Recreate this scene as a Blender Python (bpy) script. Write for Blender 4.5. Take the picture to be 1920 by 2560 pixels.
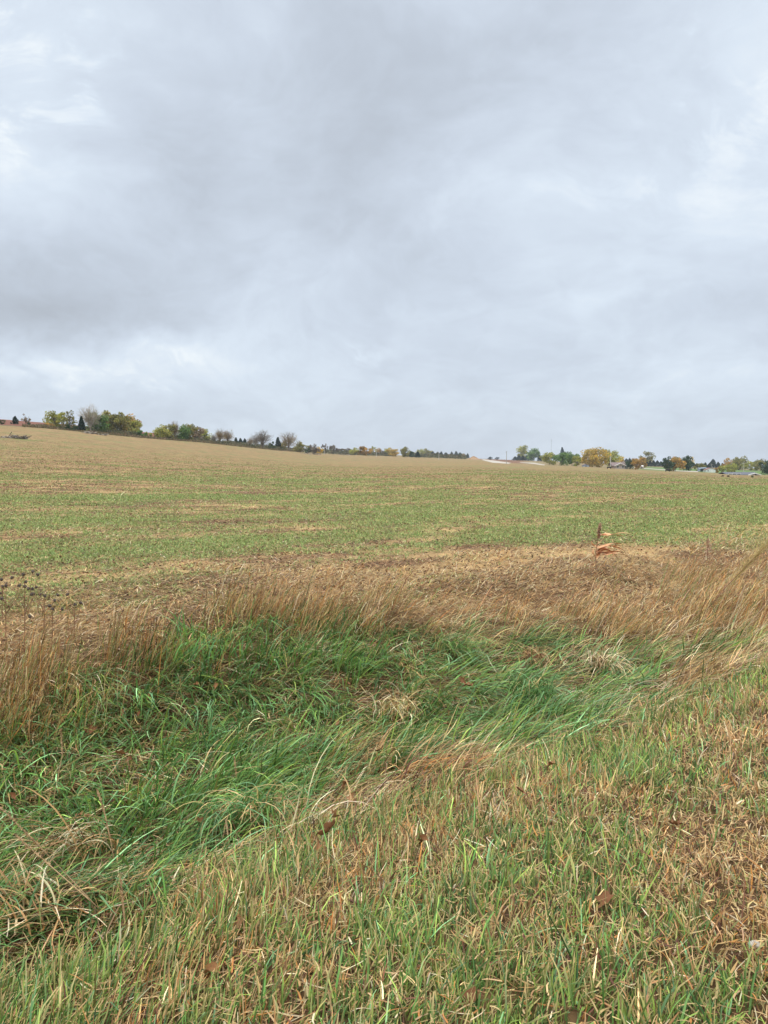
import bpy, bmesh, math, random
import numpy as np
from mathutils import Vector
R = math.radians
for o in list(bpy.data.objects): bpy.data.objects.remove(o)
sc = bpy.context.scene
C = sc.collection

# ------------------------------------------------------------------ camera
F = 1900.0                       # focal length in pixels of the 1920 x 2560 photograph
PITCH = math.atan((1280 - 1165) / F)
EYE = 1.65
cam_d = bpy.data.cameras.new('camera'); cam = bpy.data.objects.new('camera', cam_d); C.objects.link(cam)
cam.location = (0, 0, EYE); cam.rotation_euler = (R(90) - PITCH, 0, 0)
cam_d.sensor_fit = 'VERTICAL'; cam_d.sensor_height = 36; cam_d.lens = 36 * F / 2560
cam_d.clip_start = 0.05; cam_d.clip_end = 20000
sc.camera = cam
sc.render.resolution_x = 768; sc.render.resolution_y = 1024

# ------------------------------------------------------------------ light, exposure
sc.view_settings.view_transform = 'Standard'; sc.view_settings.look = 'None'
sc.view_settings.gamma = 1; sc.view_settings.exposure = 0.14; sc.view_settings.use_curve_mapping = False
SUN_EL, SUN_AZ = R(52), R(200)
sun_d = bpy.data.lights.new('sun', 'SUN'); sun = bpy.data.objects.new('sun', sun_d); C.objects.link(sun)
sun_d.energy = 1.5; sun_d.angle = R(35); sun_d.color = (1, .955, .87)
sd = Vector((math.sin(SUN_AZ) * math.cos(SUN_EL), math.cos(SUN_AZ) * math.cos(SUN_EL), math.sin(SUN_EL)))
sun.rotation_euler = sd.to_track_quat('Z', 'Y').to_euler()

# ------------------------------------------------------------------ small node helper
class NT:
    def __init__(s, tree): s.t = tree; s.n = tree.nodes; s.l = tree.links
    def node(s, kind, **kw):
        n = s.n.new(kind)
        for k, v in kw.items(): setattr(n, k, v)
        return n
    def put(s, sock, v):
        if isinstance(v, bpy.types.NodeSocket): s.l.new(v, sock)
        else: sock.default_value = v
    def math(s, op, a, b=0.0, c=None, clamp=False):
        n = s.node('ShaderNodeMath', operation=op, use_clamp=clamp)
        s.put(n.inputs[0], a); s.put(n.inputs[1], b)
        if c is not None: s.put(n.inputs[2], c)
        return n.outputs[0]
    def vmath(s, op, a, b=(0, 0, 0)):
        n = s.node('ShaderNodeVectorMath', operation=op)
        s.put(n.inputs[0], a); s.put(n.inputs[1], b)
        return n.outputs[0]
    def noise(s, vec, scale, detail=4, rough=.5, dist=0, col=False):
        n = s.node('ShaderNodeTexNoise')
        s.put(n.inputs['Vector'], vec); n.inputs['Scale'].default_value = scale
        n.inputs['Detail'].default_value = detail; n.inputs['Roughness'].default_value = rough
        n.inputs['Distortion'].default_value = dist
        return n.outputs['Color'] if col else n.outputs['Fac']
    def ramp(s, v, a, b, c=0.0, d=1.0, smooth=True):
        n = s.node('ShaderNodeMapRange', interpolation_type='SMOOTHSTEP' if smooth else 'LINEAR')
        s.put(n.inputs[0], v); s.put(n.inputs[1], a); s.put(n.inputs[2], b); s.put(n.inputs[3], c); s.put(n.inputs[4], d)
        return n.outputs[0]
    def mix(s, f, a, b, mode='MIX'):
        n = s.node('ShaderNodeMixRGB', blend_type=mode)
        s.put(n.inputs[0], f); s.put(n.inputs[1], a); s.put(n.inputs[2], b)
        return n.outputs[0]

def lin(r, g, b, k=1.0):
    f = lambda c: (c / 255 / 12.92 if c <= 10 else ((c / 255 + .055) / 1.055) ** 2.4) * k
    return (f(r), f(g), f(b), 1)

# ------------------------------------------------------------------ overcast sky (world)
w = bpy.data.worlds.new('World'); sc.world = w; w.use_nodes = True
w.node_tree.nodes.clear(); n = NT(w.node_tree)
tc = n.node('ShaderNodeTexCoord'); dirv = n.vmath('NORMALIZE', tc.outputs['Generated'])
sky = n.node('ShaderNodeTexSky', sky_type='NISHITA'); sky.sun_disc = False
sky.sun_elevation = SUN_EL; sky.sun_rotation = SUN_AZ
sx = n.node('ShaderNodeSeparateXYZ'); n.put(sx.inputs[0], dirv)
zc = n.math('MAXIMUM', sx.outputs[2], 0.0)
# cloud deck seen in perspective: divide by height above the horizon
den = n.math('ADD', zc, 0.42)
cx = n.node('ShaderNodeCombineXYZ'); n.put(cx.inputs[0], n.math('DIVIDE', sx.outputs[0], den)); n.put(cx.inputs[1], n.math('DIVIDE', sx.outputs[1], den))
P = cx.outputs[0]
warp = n.vmath('SUBTRACT', n.noise(P, 1.1, 4, .55, col=True), (.5, .5, .5))
wsc = n.node('ShaderNodeVectorMath', operation='SCALE'); n.put(wsc.inputs[0], warp); wsc.inputs[3].default_value = .75
P2 = n.vmath('ADD', P, wsc.outputs[0])
n1 = n.noise(n.vmath('ADD', P2, (3.7, 1.3, 0)), 1.1, 6, .5)
n2 = n.noise(n.vmath('ADD', P2, (7.1, 4.4, 2)), 3.6, 7, .58)
n3 = n.noise(P2, 13.0, 5, .6)
# azimuth / elevation with soft wobble, for the big cloud masses
az = n.math('ARCTAN2', sx.outputs[0], sx.outputs[1]); el = n.math('ARCSINE', sx.outputs[2])
wob = n.node('ShaderNodeSeparateXYZ'); n.put(wob.inputs[0], n.noise(dirv, 4.5, 5, .6, col=True))
azw = n.math('ADD', az, n.math('MULTIPLY', n.math('SUBTRACT', wob.outputs[0], .5), .30))
elw = n.math('ADD', el, n.math('MULTIPLY', n.math('SUBTRACT', wob.outputs[1], .5), .20))
def px_dir(u, v):
    return math.atan((u - 960) / F), math.atan((1165 - v) / F * math.cos(math.atan((u - 960) / F)))
masses = [  # photo-like cloud masses: centre, half widths, tilt, brightness change
    (90, 230, 260, 190, 0, .085), (120, 60, 400, 120, 0, .03), (480, 560, 260, 170, 20, -.05), (150, 700, 460, 170, 0, -.12),
    (230, 800, 330, 70, 5, -.07), (900, 330, 190, 420, -30, -.075), (1250, 140, 420, 120, -20, -.05),
    (230, 925, 260, 55, -6, .10), (560, 850, 260, 120, 10, .045), (850, 975, 180, 45, -20, .06),
    (1500, 480, 560, 420, 0, .03), (1750, 160, 300, 200, 0, .03), (1750, 760, 280, 90, 0, -.045),
    (1150, 760, 420, 130, 0, -.025), (1120, 1020, 120, 40, 0, .035), (1750, 950, 200, 50, 0, .035), (960, 1080, 900, 60, 0, .0),
    (560, 1010, 380, 40, 0, -.03), (700, 640, 240, 120, 0, .03)]
acc = None
for (u, v, a, b, tilt, amt) in masses:
    a0, e0 = px_dir(u, v); ct, st = math.cos(R(tilt)), math.sin(R(tilt))
    dx = n.math('SUBTRACT', azw, a0); dy = n.math('SUBTRACT', elw, e0)
    p = n.math('DIVIDE', n.math('ADD', n.math('MULTIPLY', dx, ct), n.math('MULTIPLY', dy, -st)), a / F)
    q = n.math('DIVIDE', n.math('ADD', n.math('MULTIPLY', dx, st), n.math('MULTIPLY', dy, ct)), b / F)
    r2 = n.math('ADD', n.math('MULTIPLY', p, p), n.math('MULTIPLY', q, q))
    g = n.math('MULTIPLY', n.math('EXPONENT', n.math('MULTIPLY', r2, -.9)), amt)
    acc = g if acc is None else n.math('ADD', acc, g)
base = n.math('ADD', n.math('MULTIPLY', acc, 1.45), .535)
base = n.math('ADD', base, n.math('MULTIPLY', n.math('SUBTRACT', n1, .5), .34))
base = n.math('ADD', base, n.math('MULTIPLY', n.math('SUBTRACT', n2, .5), .36))
base = n.math('ADD', base, n.math('MULTIPLY', n.math('SUBTRACT', n3, .5), .17))
cr = n.node('ShaderNodeValToRGB'); n.put(cr.inputs[0], base)
_b = n.noise(n.vmath('ADD', P2, (6.3, 2.7, 5)), 5.5, 7, .62)
brk = n.math('MULTIPLY', n.ramp(_b, .54, .72), n.ramp(n1, .40, .60)); base = n.math('ADD', base, n.math('MULTIPLY', brk, .06))
puff = n.math('MULTIPLY', n.ramp(_b, .49, .60), n.ramp(acc, .015, .07)); base = n.math('ADD', base, n.math('MULTIPLY', puff, .13))
base = n.math('SUBTRACT', base, n.math('MULTIPLY', n.ramp(acc, .02, .09), .035))
drk = n.ramp(_b, .46, .28); base = n.math('SUBTRACT', base, n.math('MULTIPLY', drk, .035))
n.put(cr.inputs[0], base)
e = cr.color_ramp.elements
e[0].position = .22; e[0].color = lin(174, 181, 191)
e[1].position = .80; e[1].color = lin(244, 250, 253)
for p_, c_ in ((.38, lin(190, 199, 211)), (.5, lin(203, 213, 226)), (.62, lin(217, 228, 240))):
    k = e.new(p_); k.color = c_
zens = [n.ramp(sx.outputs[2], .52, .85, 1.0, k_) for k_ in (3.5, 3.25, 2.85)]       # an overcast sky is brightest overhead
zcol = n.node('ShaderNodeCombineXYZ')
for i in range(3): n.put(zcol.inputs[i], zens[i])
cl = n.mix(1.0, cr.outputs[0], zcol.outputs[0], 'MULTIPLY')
nis = n.mix(1.0, sky.outputs[0], (.1, .1, .1, 1), 'MULTIPLY')
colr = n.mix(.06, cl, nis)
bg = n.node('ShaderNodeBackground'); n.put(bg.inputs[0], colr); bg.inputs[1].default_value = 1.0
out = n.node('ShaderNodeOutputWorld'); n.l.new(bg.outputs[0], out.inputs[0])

# ------------------------------------------------------------------ materials
def material(name, build):
    m = bpy.data.materials.new(name); m.use_nodes = True; m.node_tree.nodes.clear()
    t = NT(m.node_tree); o = t.node('ShaderNodeOutputMaterial'); t.l.new(build(t), o.inputs[0]); return m
def principled(t, col, rough=.7, spec=.3, bump=None, bs=.3, bd=.02):
    b = t.node('ShaderNodeBsdfPrincipled'); t.put(b.inputs['Base Color'], col); t.put(b.inputs['Roughness'], rough)
    b.inputs['Specular IOR Level'].default_value = spec
    if bump is not None:
        bn = t.node('ShaderNodeBump'); t.put(bn.inputs['Height'], bump); bn.inputs['Strength'].default_value = bs; bn.inputs['Distance'].default_value = bd
        t.l.new(bn.outputs[0], b.inputs['Normal'])
    return b.outputs[0]
def attr_mat(name, rough, spec, trans):
    def f(t):
        a = t.node('ShaderNodeAttribute', attribute_name='col')
        p = principled(t, a.outputs['Color'], rough, spec)
        tr = t.node('ShaderNodeBsdfTranslucent'); t.put(tr.inputs[0], a.outputs['Color'])
        m = t.node('ShaderNodeMixShader'); m.inputs[0].default_value = trans
        t.l.new(p, m.inputs[1]); t.l.new(tr.outputs[0], m.inputs[2]); return m.outputs[0]
    return material(name, f)
M_BLADE = attr_mat('grass_blade', .5, .22, .22)
M_LEAF = attr_mat('tree_leaf', .7, .2, .35)
def simple(name, c, var=.25, scale=3, rough=.8, spec=.2):
    def f(t):
        g = t.node('ShaderNodeTexCoord'); k = t.noise(g.outputs['Object'], scale, 5, .6)
        k = t.ramp(k, .25, .75, 1 - var, 1 + var)
        cc = t.node('ShaderNodeCombineXYZ')
        for i in range(3): t.put(cc.inputs[i], k)
        return principled(t, t.mix(1.0, c, cc.outputs[0], 'MULTIPLY'), rough, spec, k, .4, .02)
    return material(name, f)
M_BARK = simple('bark', (.13, .105, .085, 1), .35, 2)
M_PALEBARK = simple('pale_bark', (.42, .38, .33, 1), .3, 2)
M_GRAVEL = simple('gravel_road', (.46, .41, .35, 1), .12, .3)
M_WOOD = simple('pole_wood', (.33, .30, .27, 1), .2, 4)
M_POLE_PALE = simple('pale_pole_wood', (.50, .48, .45, 1), .15, 4)
M_STEEL = simple('tower_steel', (.45, .47, .5, 1), .1, 4, .5)
M_WHITE = simple('white_siding', (.62, .66, .64, 1), .06, 2)
M_TRIM = simple('white_trim', (.7, .7, .68, 1), .05, 3)
M_GREYROOF = simple('grey_shingle', (.13, .135, .16, 1), .2, 2)
M_BROWNROOF = simple('brown_shingle', (.21, .155, .15, 1), .2, 2)
M_REDROOF = simple('rusty_roof', (.26, .14, .12, 1), .2, 2)
M_GLASS = simple('dark_window', (.05, .06, .08, 1), .2, 1, .15, .6)
M_DARKHIDE = simple('black_hide', (.012, .010, .010, 1), .3, 5, .6)
M_METALWALL = simple('blue_grey_metal', (.28, .34, .42, 1), .15, 2, .5)
M_STALK = simple('dry_stalk', (.26, .15, .085, 1), .3, 30)
M_SEED = simple('dark_seed_head', (.50, .32, .22, 1), .5, 90)
M_SORGLEAF = simple('orange_dry_leaf', (.68, .37, .20, 1), .3, 14, .6)
M_PLUME = simple('golden_plume', (.36, .26, .09, 1), .3, 40)
M_CONE = simple('black_seed_head', (.11, .085, .07, 1), .5, 120)
M_STONE = simple('pale_stone', (.50, .46, .40, 1), .15, 40)
def brickf(t):
    g = t.node('ShaderNodeTexCoord'); b = t.node('ShaderNodeTexBrick'); t.put(b.inputs['Vector'], g.outputs['Object'])
    b.inputs['Color1'].default_value = (.27, .13, .10, 1); b.inputs['Color2'].default_value = (.33, .17, .13, 1); b.inputs['Mortar'].default_value = (.4, .35, .32, 1)
    b.inputs['Scale'].default_value = 3
    return principled(t, b.outputs['Color'], .85, .2)
M_BRICK = material('red_brick', brickf)
def leafbrown(t):
    g = t.node('ShaderNodeTexCoord'); k = t.noise(g.outputs['Object'], 28, 4, .6)
    oi = t.node('ShaderNodeObjectInfo')
    c = t.mix(oi.outputs['Random'], (.20, .085, .035, 1), (.34, .17, .07, 1))
    return principled(t, t.mix(t.ramp(k, .4, .7, 0, .6), c, (.13, .06, .03, 1)), .6, .3, k, .5, .004)
M_FALLEN = material('dead_leaf', leafbrown)

# ------------------------------------------------------------------ numpy noise
_tab = np.random.RandomState(7).rand(256, 256)
def vnoise(x, y, scale, seed=0, octs=3):
    x = np.asarray(x, float) * scale + seed * 17.31; y = np.asarray(y, float) * scale + seed * 9.73
    o = 0; a = 1; tot = 0
    for k in range(octs):
        xi = np.floor(x).astype(int); yi = np.floor(y).astype(int); fx = x - xi; fy = y - yi
        fx = fx * fx * (3 - 2 * fx); fy = fy * fy * (3 - 2 * fy)
        g = lambda i, j: _tab[(i + k * 37) & 255, (j + seed * 13) & 255]
        v = (g(xi, yi) * (1 - fx) + g(xi + 1, yi) * fx) * (1 - fy) + (g(xi, yi + 1) * (1 - fx) + g(xi + 1, yi + 1) * fx) * fy
        o = o + a * v; tot += a; a *= .5; x = x * 2.03 + 5.1; y = y * 2.03 + 3.7
    return o / tot
sstep = lambda a, b, v: (lambda t: t * t * (3 - 2 * t))(np.clip((np.asarray(v, float) - a) / (b - a), 0, 1))

# ------------------------------------------------------------------ terrain
UE = np.array([-200, 0, 110, 200, 300, 400, 500, 600, 700, 850, 1000, 1100, 1200, 1280, 1362, 1450, 1530, 1670, 1760, 1850, 1920, 2200.])
VE = np.array([1052, 1064, 1071, 1079, 1090, 1099, 1106, 1117, 1127, 1137, 1142, 1146, 1150, 1158, 1163, 1166, 1171, 1178, 1181, 1186, 1188, 1192.])
VB = np.array([1036, 1048, 1057, 1064, 1077, 1083, 1100, 1110, 1120, 1133, 1138, 1141, 1147, 1150, 1153, 1156, 1159, 1166, 1169, 1171, 1172, 1174.])
DE = np.array([300, 320, 325, 330, 340, 375, 420, 450, 500, 780, 880, 880, 840, 760, 660, 610, 590, 570, 560, 550, 545, 540.])
DB = DE * 1.9
def s_of(x, y): return -.643 * x + .766 * y
def t_of(x, y): return .766 * x + .643 * y
_sk = np.array([-400, -6, -2, 0, 1.4, 2.6, 3.5, 4.6, 5.6, 6.8, 7.8, 9.5, 12, 4000.])
_hk = np.array([.15, .12, .06, 0, -.08, -.24, -.50, -.72, -.64, -.34, -.10, -.02, 0, 0])
_ss = np.linspace(-8, 14, 1500); _hh = np.interp(_ss, _sk, _hk)
_ker = np.hanning(91); _ker /= _ker.sum(); _hh = np.convolve(np.pad(_hh, 45, mode='edge'), _ker, 'valid')
def H(x, y, fine=True):
    x = np.asarray(x, float); y = np.asarray(y, float)
    s = s_of(x, y) + .35 * (vnoise(x, y, .35, 3) - .5)
    h = np.interp(s, _ss, _hh)
    d = np.hypot(x, y) + 1e-6
    ang = np.clip(np.arctan2(x, y), -R(40), R(40)); fade = 1 - sstep(R(70), R(130), np.abs(np.arctan2(x, y)))
    u = 960 + F * np.tan(ang)
    ve = np.interp(u, UE, VE); vb = np.interp(u, UE, VB); De = np.interp(u, UE, DE); Db = De * 1.9
    ex = np.interp(u, [0, 700, 1300, 1920], [1.6, 1.6, 1.3, 1.3])
    cosu = np.cos(ang)
    e = (1165 - ve) / F * cosu; eb = (1165 - vb) / F * cosu
    zin = (e * De + EYE) * (np.minimum(d, De) / De) ** ex
    k = np.clip(np.log(np.maximum(d, De) / De) / math.log(1.9), 0, 1)
    k2 = np.clip(np.log(np.maximum(d, Db) / Db) / math.log(6), 0, 1)
    efar = eb - .0025 - .3 * np.maximum(eb, 0)
    zout = (e + (eb - e) * k + (efar - eb) * k2) * d + EYE
    z = h + np.where(d <= De, zin, zout) * fade
    if fine:
        z = z + .05 * (vnoise(x, y, .9, 5) - .5) * sstep(0, 3, d) + .02 * (vnoise(x, y, 4, 6, 2) - .5) * sstep(200, 60, d)
    if fine:
        z = z + .13 * (vnoise(x, y, 1.7, 8, 2) - .5) * sstep(3.4, 4.2, s) * sstep(8, 7, s)
    # hollow where the long grass overhangs
    z = z - .42 * np.exp(-(((x + 1.50) / .42) ** 2 + ((y - 3.25) / .26) ** 2))
    return z
def ray(u, v):
    a = (u - 960) / F; b = -(v - 1280) / F; c, s_ = math.cos(PITCH), math.sin(PITCH)
    return a, c + b * s_, b * c - s_
_T = np.geomspace(1.2, 6000, 5000)
def hit(u, v, up=0.0):
    a, b, c = ray(u, v); x = a * _T; y = b * _T; z = EYE + c * _T
    dd = z - H(x, y) - up; i = np.argmax(dd <= 0)
    if not (dd <= 0).any() or _T[i] > np.interp(u, UE, DE) * 1.9:
        # above the ground's skyline: stand on the crest behind the field
        t = np.interp(u, UE, DE) * 1.85
    else:
        t = _T[i]
    return a * t, b * t, float(H(a * t, b * t))

# ------------------------------------------------------------------ mesh helpers
def link(name, me, mat, parent=None):
    o = bpy.data.objects.new(name, me); C.objects.link(o)
    if mat is not None and len(me.materials) == 0: me.materials.append(mat)
    if parent is not None: o.parent = parent
    return o
def raw_mesh(name, V, Fq, col=None, smooth=False):
    V = np.asarray(V, np.float32); Fq = np.asarray(Fq, np.int32); k = Fq.shape[1]
    me = bpy.data.meshes.new(name); me.vertices.add(len(V)); me.vertices.foreach_set('co', V.ravel())
    me.loops.add(Fq.size); me.loops.foreach_set('vertex_index', Fq.ravel())
    me.polygons.add(len(Fq)); me.polygons.foreach_set('loop_start', np.arange(0, Fq.size, k, dtype=np.int32))
    me.polygons.foreach_set('loop_total', np.full(len(Fq), k, np.int32))
    if smooth: me.polygons.foreach_set('use_smooth', np.ones(len(Fq), bool))
    me.update(calc_edges=True)
    if col is not None:
        a = me.color_attributes.new('col', 'FLOAT_COLOR', 'POINT')
        c4 = np.ones((len(V), 4), np.float32); c4[:, :3] = col; a.data.foreach_set('color', c4.ravel())
    return me
def tag(o, label=None, cat=None, group=None, kind=None):
    if label: o['label'] = label
    if cat: o['category'] = cat
    if group: o['group'] = group
    if kind: o['kind'] = kind
    return o
def thing(name, loc, label, cat, group=None, rz=0):
    o = bpy.data.objects.new(name, None); C.objects.link(o); o.location = loc; o.rotation_euler = (0, 0, rz)
    o.empty_display_size = .3
    return tag(o, label, cat, group)
def blades_mesh(name, x, y, L, wd, phi, t0, t1, col, K=4, z=None, twist=None, tipw=.12, tipcol=None, tapered=True):
    N = len(x); rs = np.random.RandomState(N % 1000 + K)
    if z is None: z = H(x, y) - .01
    px, py, pz = x.copy(), y.copy(), z.copy()
    tw = rs.normal(0, .7, N) if twist is None else twist
    V = np.zeros((N, K + 1, 2, 3), np.float32)
    cph, sph = np.cos(phi), np.sin(phi)
    wx, wy = np.cos(phi + np.pi / 2 + tw), np.sin(phi + np.pi / 2 + tw)
    curl = rs.normal(0, .7, N)
    for k in range(K + 1):
        f = k / K; cph, sph = np.cos(phi + curl * f * f), np.sin(phi + curl * f * f)
        prof = (1 - (1 - tipw) * f ** 1.8) * (.75 + .5 * min(f * 2, 1) * .5) if tapered else np.ones(1) * (1 - (1 - tipw) * f)
        hw = wd * .5 * prof
        V[:, k, 0, 0] = px - wx * hw; V[:, k, 0, 1] = py - wy * hw; V[:, k, 0, 2] = pz
        V[:, k, 1, 0] = px + wx * hw; V[:, k, 1, 1] = py + wy * hw; V[:, k, 1, 2] = pz
        th = t0 + (t1 - t0) * (f + .5 / K) ** 1.1; st = L / K
        px = px + np.sin(th) * cph * st; py = py + np.sin(th) * sph * st; pz = pz + np.cos(th) * st
    base = (np.arange(N) * 2 * (K + 1))[:, None, None]
    q = np.array([[2 * k, 2 * k + 1, 2 * k + 3, 2 * k + 2] for k in range(K)])[None]
    Fq = (base + q).reshape(-1, 4)
    cc = np.repeat(col[:, None, :], K + 1, 1)
    if tipcol is not None:
        f = (np.arange(K + 1) / K)[None, :, None] ** 2; cc = cc * (1 - f) + tipcol[:, None, :] * f
    cc = np.repeat(cc[:, :, None, :], 2, 2).reshape(-1, 3)
    return raw_mesh(name, V.reshape(-1, 3), Fq, cc)

def tubes(segs, sides=5):
    """segs: list of (points, radii) -> V, F"""
    V = []; Fq = []
    for pts, rad in segs:
        b = len(V); pts = [Vector(p) for p in pts]
        for i, p in enumerate(pts):
            d = (pts[min(i + 1, len(pts) - 1)] - pts[max(i - 1, 0)])
            if d.length < 1e-9: d = Vector((0, 0, 1))
            d.normalize(); a = d.orthogonal().normalized(); c = d.cross(a)
            for k in range(sides):
                an = 2 * math.pi * k / sides; V.append(p + (a * math.cos(an) + c * math.sin(an)) * rad[i])
        for i in range(len(pts) - 1):
            for k in range(sides):
                Fq.append((b + i * sides + k, b + i * sides + (k + 1) % sides, b + (i + 1) * sides + (k + 1) % sides, b + (i + 1) * sides + k))
    return np.array([tuple(v) for v in V]), np.array(Fq)

# palettes (real-world base colours)
c3 = lambda r, g, b, k=.95: np.array(lin(r, g, b, k)[:3])
GREEN1, GREEN2, GREEN3 = c3(108, 148, 80), c3(140, 162, 80), c3(82, 116, 58)
BLUEGREEN = c3(128, 170, 118); TAN1, TAN2, TAN3 = c3(210, 180, 130), c3(182, 144, 98), c3(236, 220, 182)
RUST = c3(196, 136, 76); BROWN = c3(112, 78, 60); OLIVE = c3(134, 134, 78)
def pick(rs, N, pal, wts, jit=.16):
    pal = np.array(pal); wts = np.asarray(wts, float)
    if wts.ndim == 1: wts = np.repeat(wts[None], N, 0)
    wts = wts / wts.sum(1, keepdims=True); cs = wts.cumsum(1); i = (rs.rand(N, 1) > cs).sum(1).clip(0, len(pal) - 1)
    return pal[i] * (1 + rs.normal(0, jit, (N, 1))).clip(.45, 1.7) * (1 + rs.normal(0, .05, (N, 3))), i

def rim(x, y): return np.interp(t_of(x, y), [-2, 0, 2, 4, 6, 8, 11, 20], [5.9, 6.0, 6.5, 7.1, 6.7, 5.5, 4.9, 4.9])
# ------------------------------------------------------------------ field colouring (shared by the ground and what grows on it)
def field_green(x, y):
    """0..1 how green the sown field is here; x, y in metres."""
    d = np.hypot(x, y)
    z = H(x, y, False); vv = 1165 - F * (z - EYE) / np.maximum(d, 1)
    bias = np.interp(vv, [1060, 1150, 1180, 1200, 1225, 1250, 1290, 1350, 1375, 1410, 1450, 1500, 1600],
                         [.12, .20, .30, .42, .52, .58, .68, .60, .44, .32, .24, .16, .05])
    az = np.arctan2(x, y)
    bias = bias - .42 * sstep(R(2), R(16), az) * sstep(1345, 1375, vv) + .08 * sstep(R(0), R(-15), az) * sstep(1340, 1380, vv) * sstep(1500, 1460, vv)
    bias = bias + .05 * sstep(R(10), R(22), az) * sstep(1190, 1230, vv) * sstep(1350, 1300, vv)
    tt, s = t_of(x, y), s_of(x, y)
    nz = .40 * vnoise(tt * .25, s, .16, 11, 4) + .42 * vnoise(tt * .35, s, .9, 12, 3) + .18 * vnoise(x, y, 3.5, 13, 2)
    nz = (nz - .5) * 1.45 + .5
    return sstep(.27, .75, nz + (bias - .5) * .55)

# ------------------------------------------------------------------ ground sheet
def build_ground():
    rad = np.concatenate([np.geomspace(.4, 7, 90)[:-1], np.geomspace(7, 150, 340)[:-1], np.geomspace(150, 3600, 120)])
    fr = np.linspace(-R(38), R(38), 560); rest = np.linspace(R(38), R(322), 122)[1:-1]
    az = np.concatenate([fr, rest]); NA, NR = len(az), len(rad)
    A, D = np.meshgrid(az, rad); X = np.sin(A) * D; Y = np.cos(A) * D; Z = H(X, Y)
    s = s_of(X, Y); az_s = np.arctan2(X, Y)
    rm = rim(X, Y); fz = sstep(.5, 1.5, s - rm + .8 * (vnoise(X, Y, .8, 21) - .5))
    g = field_green(X, Y)
    straw = np.array(c3(196, 164, 116, .66)); strawd = np.array(c3(140, 108, 78, .62)); grn = np.array(c3(138, 144, 88, .66)); far_tan = np.array(c3(170, 142, 100, .66))
    m = vnoise(t_of(X, Y) * .4, s, 1.6, 31, 4)[..., None]
    tan = strawd * (1 - sstep(.35, .62, m)) + straw * sstep(.35, .62, m)
    farw = sstep(35, 160, D)[..., None]; tan = tan * (1 - farw) + far_tan * farw * (.92 + .16 * m)
    tan = tan * (.82 + .36 * vnoise(t_of(X, Y) * .08, s, 1.3, 36, 3)[..., None])
    lit = (sstep(.3, 1.0, s - rm) * sstep(3.6, 2.2, s - rm))[..., None]; tan = tan * (1 - .55 * lit) + strawd * .55 * lit
    field = tan * (1 - g[..., None]) + grn * (.85 + .3 * m) * g[..., None]
    verge = np.array(c3(110, 86, 58, .6)) * (.7 + .6 * vnoise(X, Y, 5, 33)[..., None])
    col = verge * (1 - fz[..., None]) + field * fz[..., None]
    u = 960 + F * np.tan(np.clip(az_s, -R(40), R(40))); De = np.interp(u, UE, DE)
    beyond = sstep(1.0, 1.03, D / De)[..., None]
    red = np.array(c3(150, 98, 78, .6)); dull = np.array(c3(166, 146, 104, .6)); lawn = np.array(c3(122, 150, 84, .6)); scrub = np.array(c3(150, 110, 82, .6))
    wl = sstep(560, 430, u)[..., None]; wr = (sstep(1560, 1640, u) * sstep(1.7, 1.5, D / De))[..., None]
    bk = dull * (1 - wl) + red * wl; bk = bk * (1 - wr) + lawn * wr
    wm = (sstep(1180, 1220, u) * sstep(1330, 1290, u))[..., None]; bk = bk * (1 - wm) + scrub * wm
    bk = bk * (.85 + .3 * vnoise(X, Y, .03, 41)[..., None])
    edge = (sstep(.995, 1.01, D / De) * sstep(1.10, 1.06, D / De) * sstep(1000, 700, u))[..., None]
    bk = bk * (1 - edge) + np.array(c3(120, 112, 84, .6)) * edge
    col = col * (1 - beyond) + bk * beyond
    V = np.stack([X, Y, Z], -1).reshape(-1, 3); col = col.reshape(-1, 3)
    i = np.arange(NR - 1)[:, None]; j = np.arange(NA)[None]; j2 = (j + 1) % NA
    Fq = np.stack([i * NA + j, i * NA + j2, (i + 1) * NA + j2, (i + 1) * NA + j], -1).reshape(-1, 4)[:, ::-1]
    # inner cap quads
    V = np.vstack([V, [[0, 0, float(H(0., 0.))]]]); col = np.vstack([col, verge[0, :1]]); cidx = len(V) - 1
    jj = np.arange(0, NA, 2); cap = np.stack([jj, np.full_like(jj, cidx), (jj + 2) % NA, (jj + 1) % NA], -1)
    Fq = np.vstack([Fq, cap])
    me = raw_mesh('ground', V, Fq, col, True)
    def gm(t):
        a = t.node('ShaderNodeAttribute', attribute_name='col'); g = t.node('ShaderNodeNewGeometry'); p = g.outputs['Position']
        a1 = t.noise(p, 14, 6, .65); a2 = t.noise(p, 2.2, 5, .6); a3 = t.noise(p, .35, 4, .6)
        k = t.math('MULTIPLY', t.ramp(a1, .3, .7, .6, 1.4), t.ramp(a2, .3, .7, .78, 1.22)); k = t.math('MULTIPLY', k, t.ramp(a3, .3, .7, .86, 1.14))
        cc = t.node('ShaderNodeCombineXYZ')
        for i in range(3): t.put(cc.inputs[i], k)
        c = t.mix(1.0, a.outputs['Color'], cc.outputs[0], 'MULTIPLY')
        vor = t.node('ShaderNodeTexVoronoi'); t.put(vor.inputs['Vector'], p); vor.inputs['Scale'].default_value = 7
        dk = t.ramp(vor.outputs['Distance'], .16, .24, .55, 0)
        c = t.mix(dk, c, (.10, .055, .035, 1))
        return principled(t, c, .9, .15, a1, .8, .03)
    return tag(link('ground', me, material('ground_soil', gm)), kind='structure')
build_ground()

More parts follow.
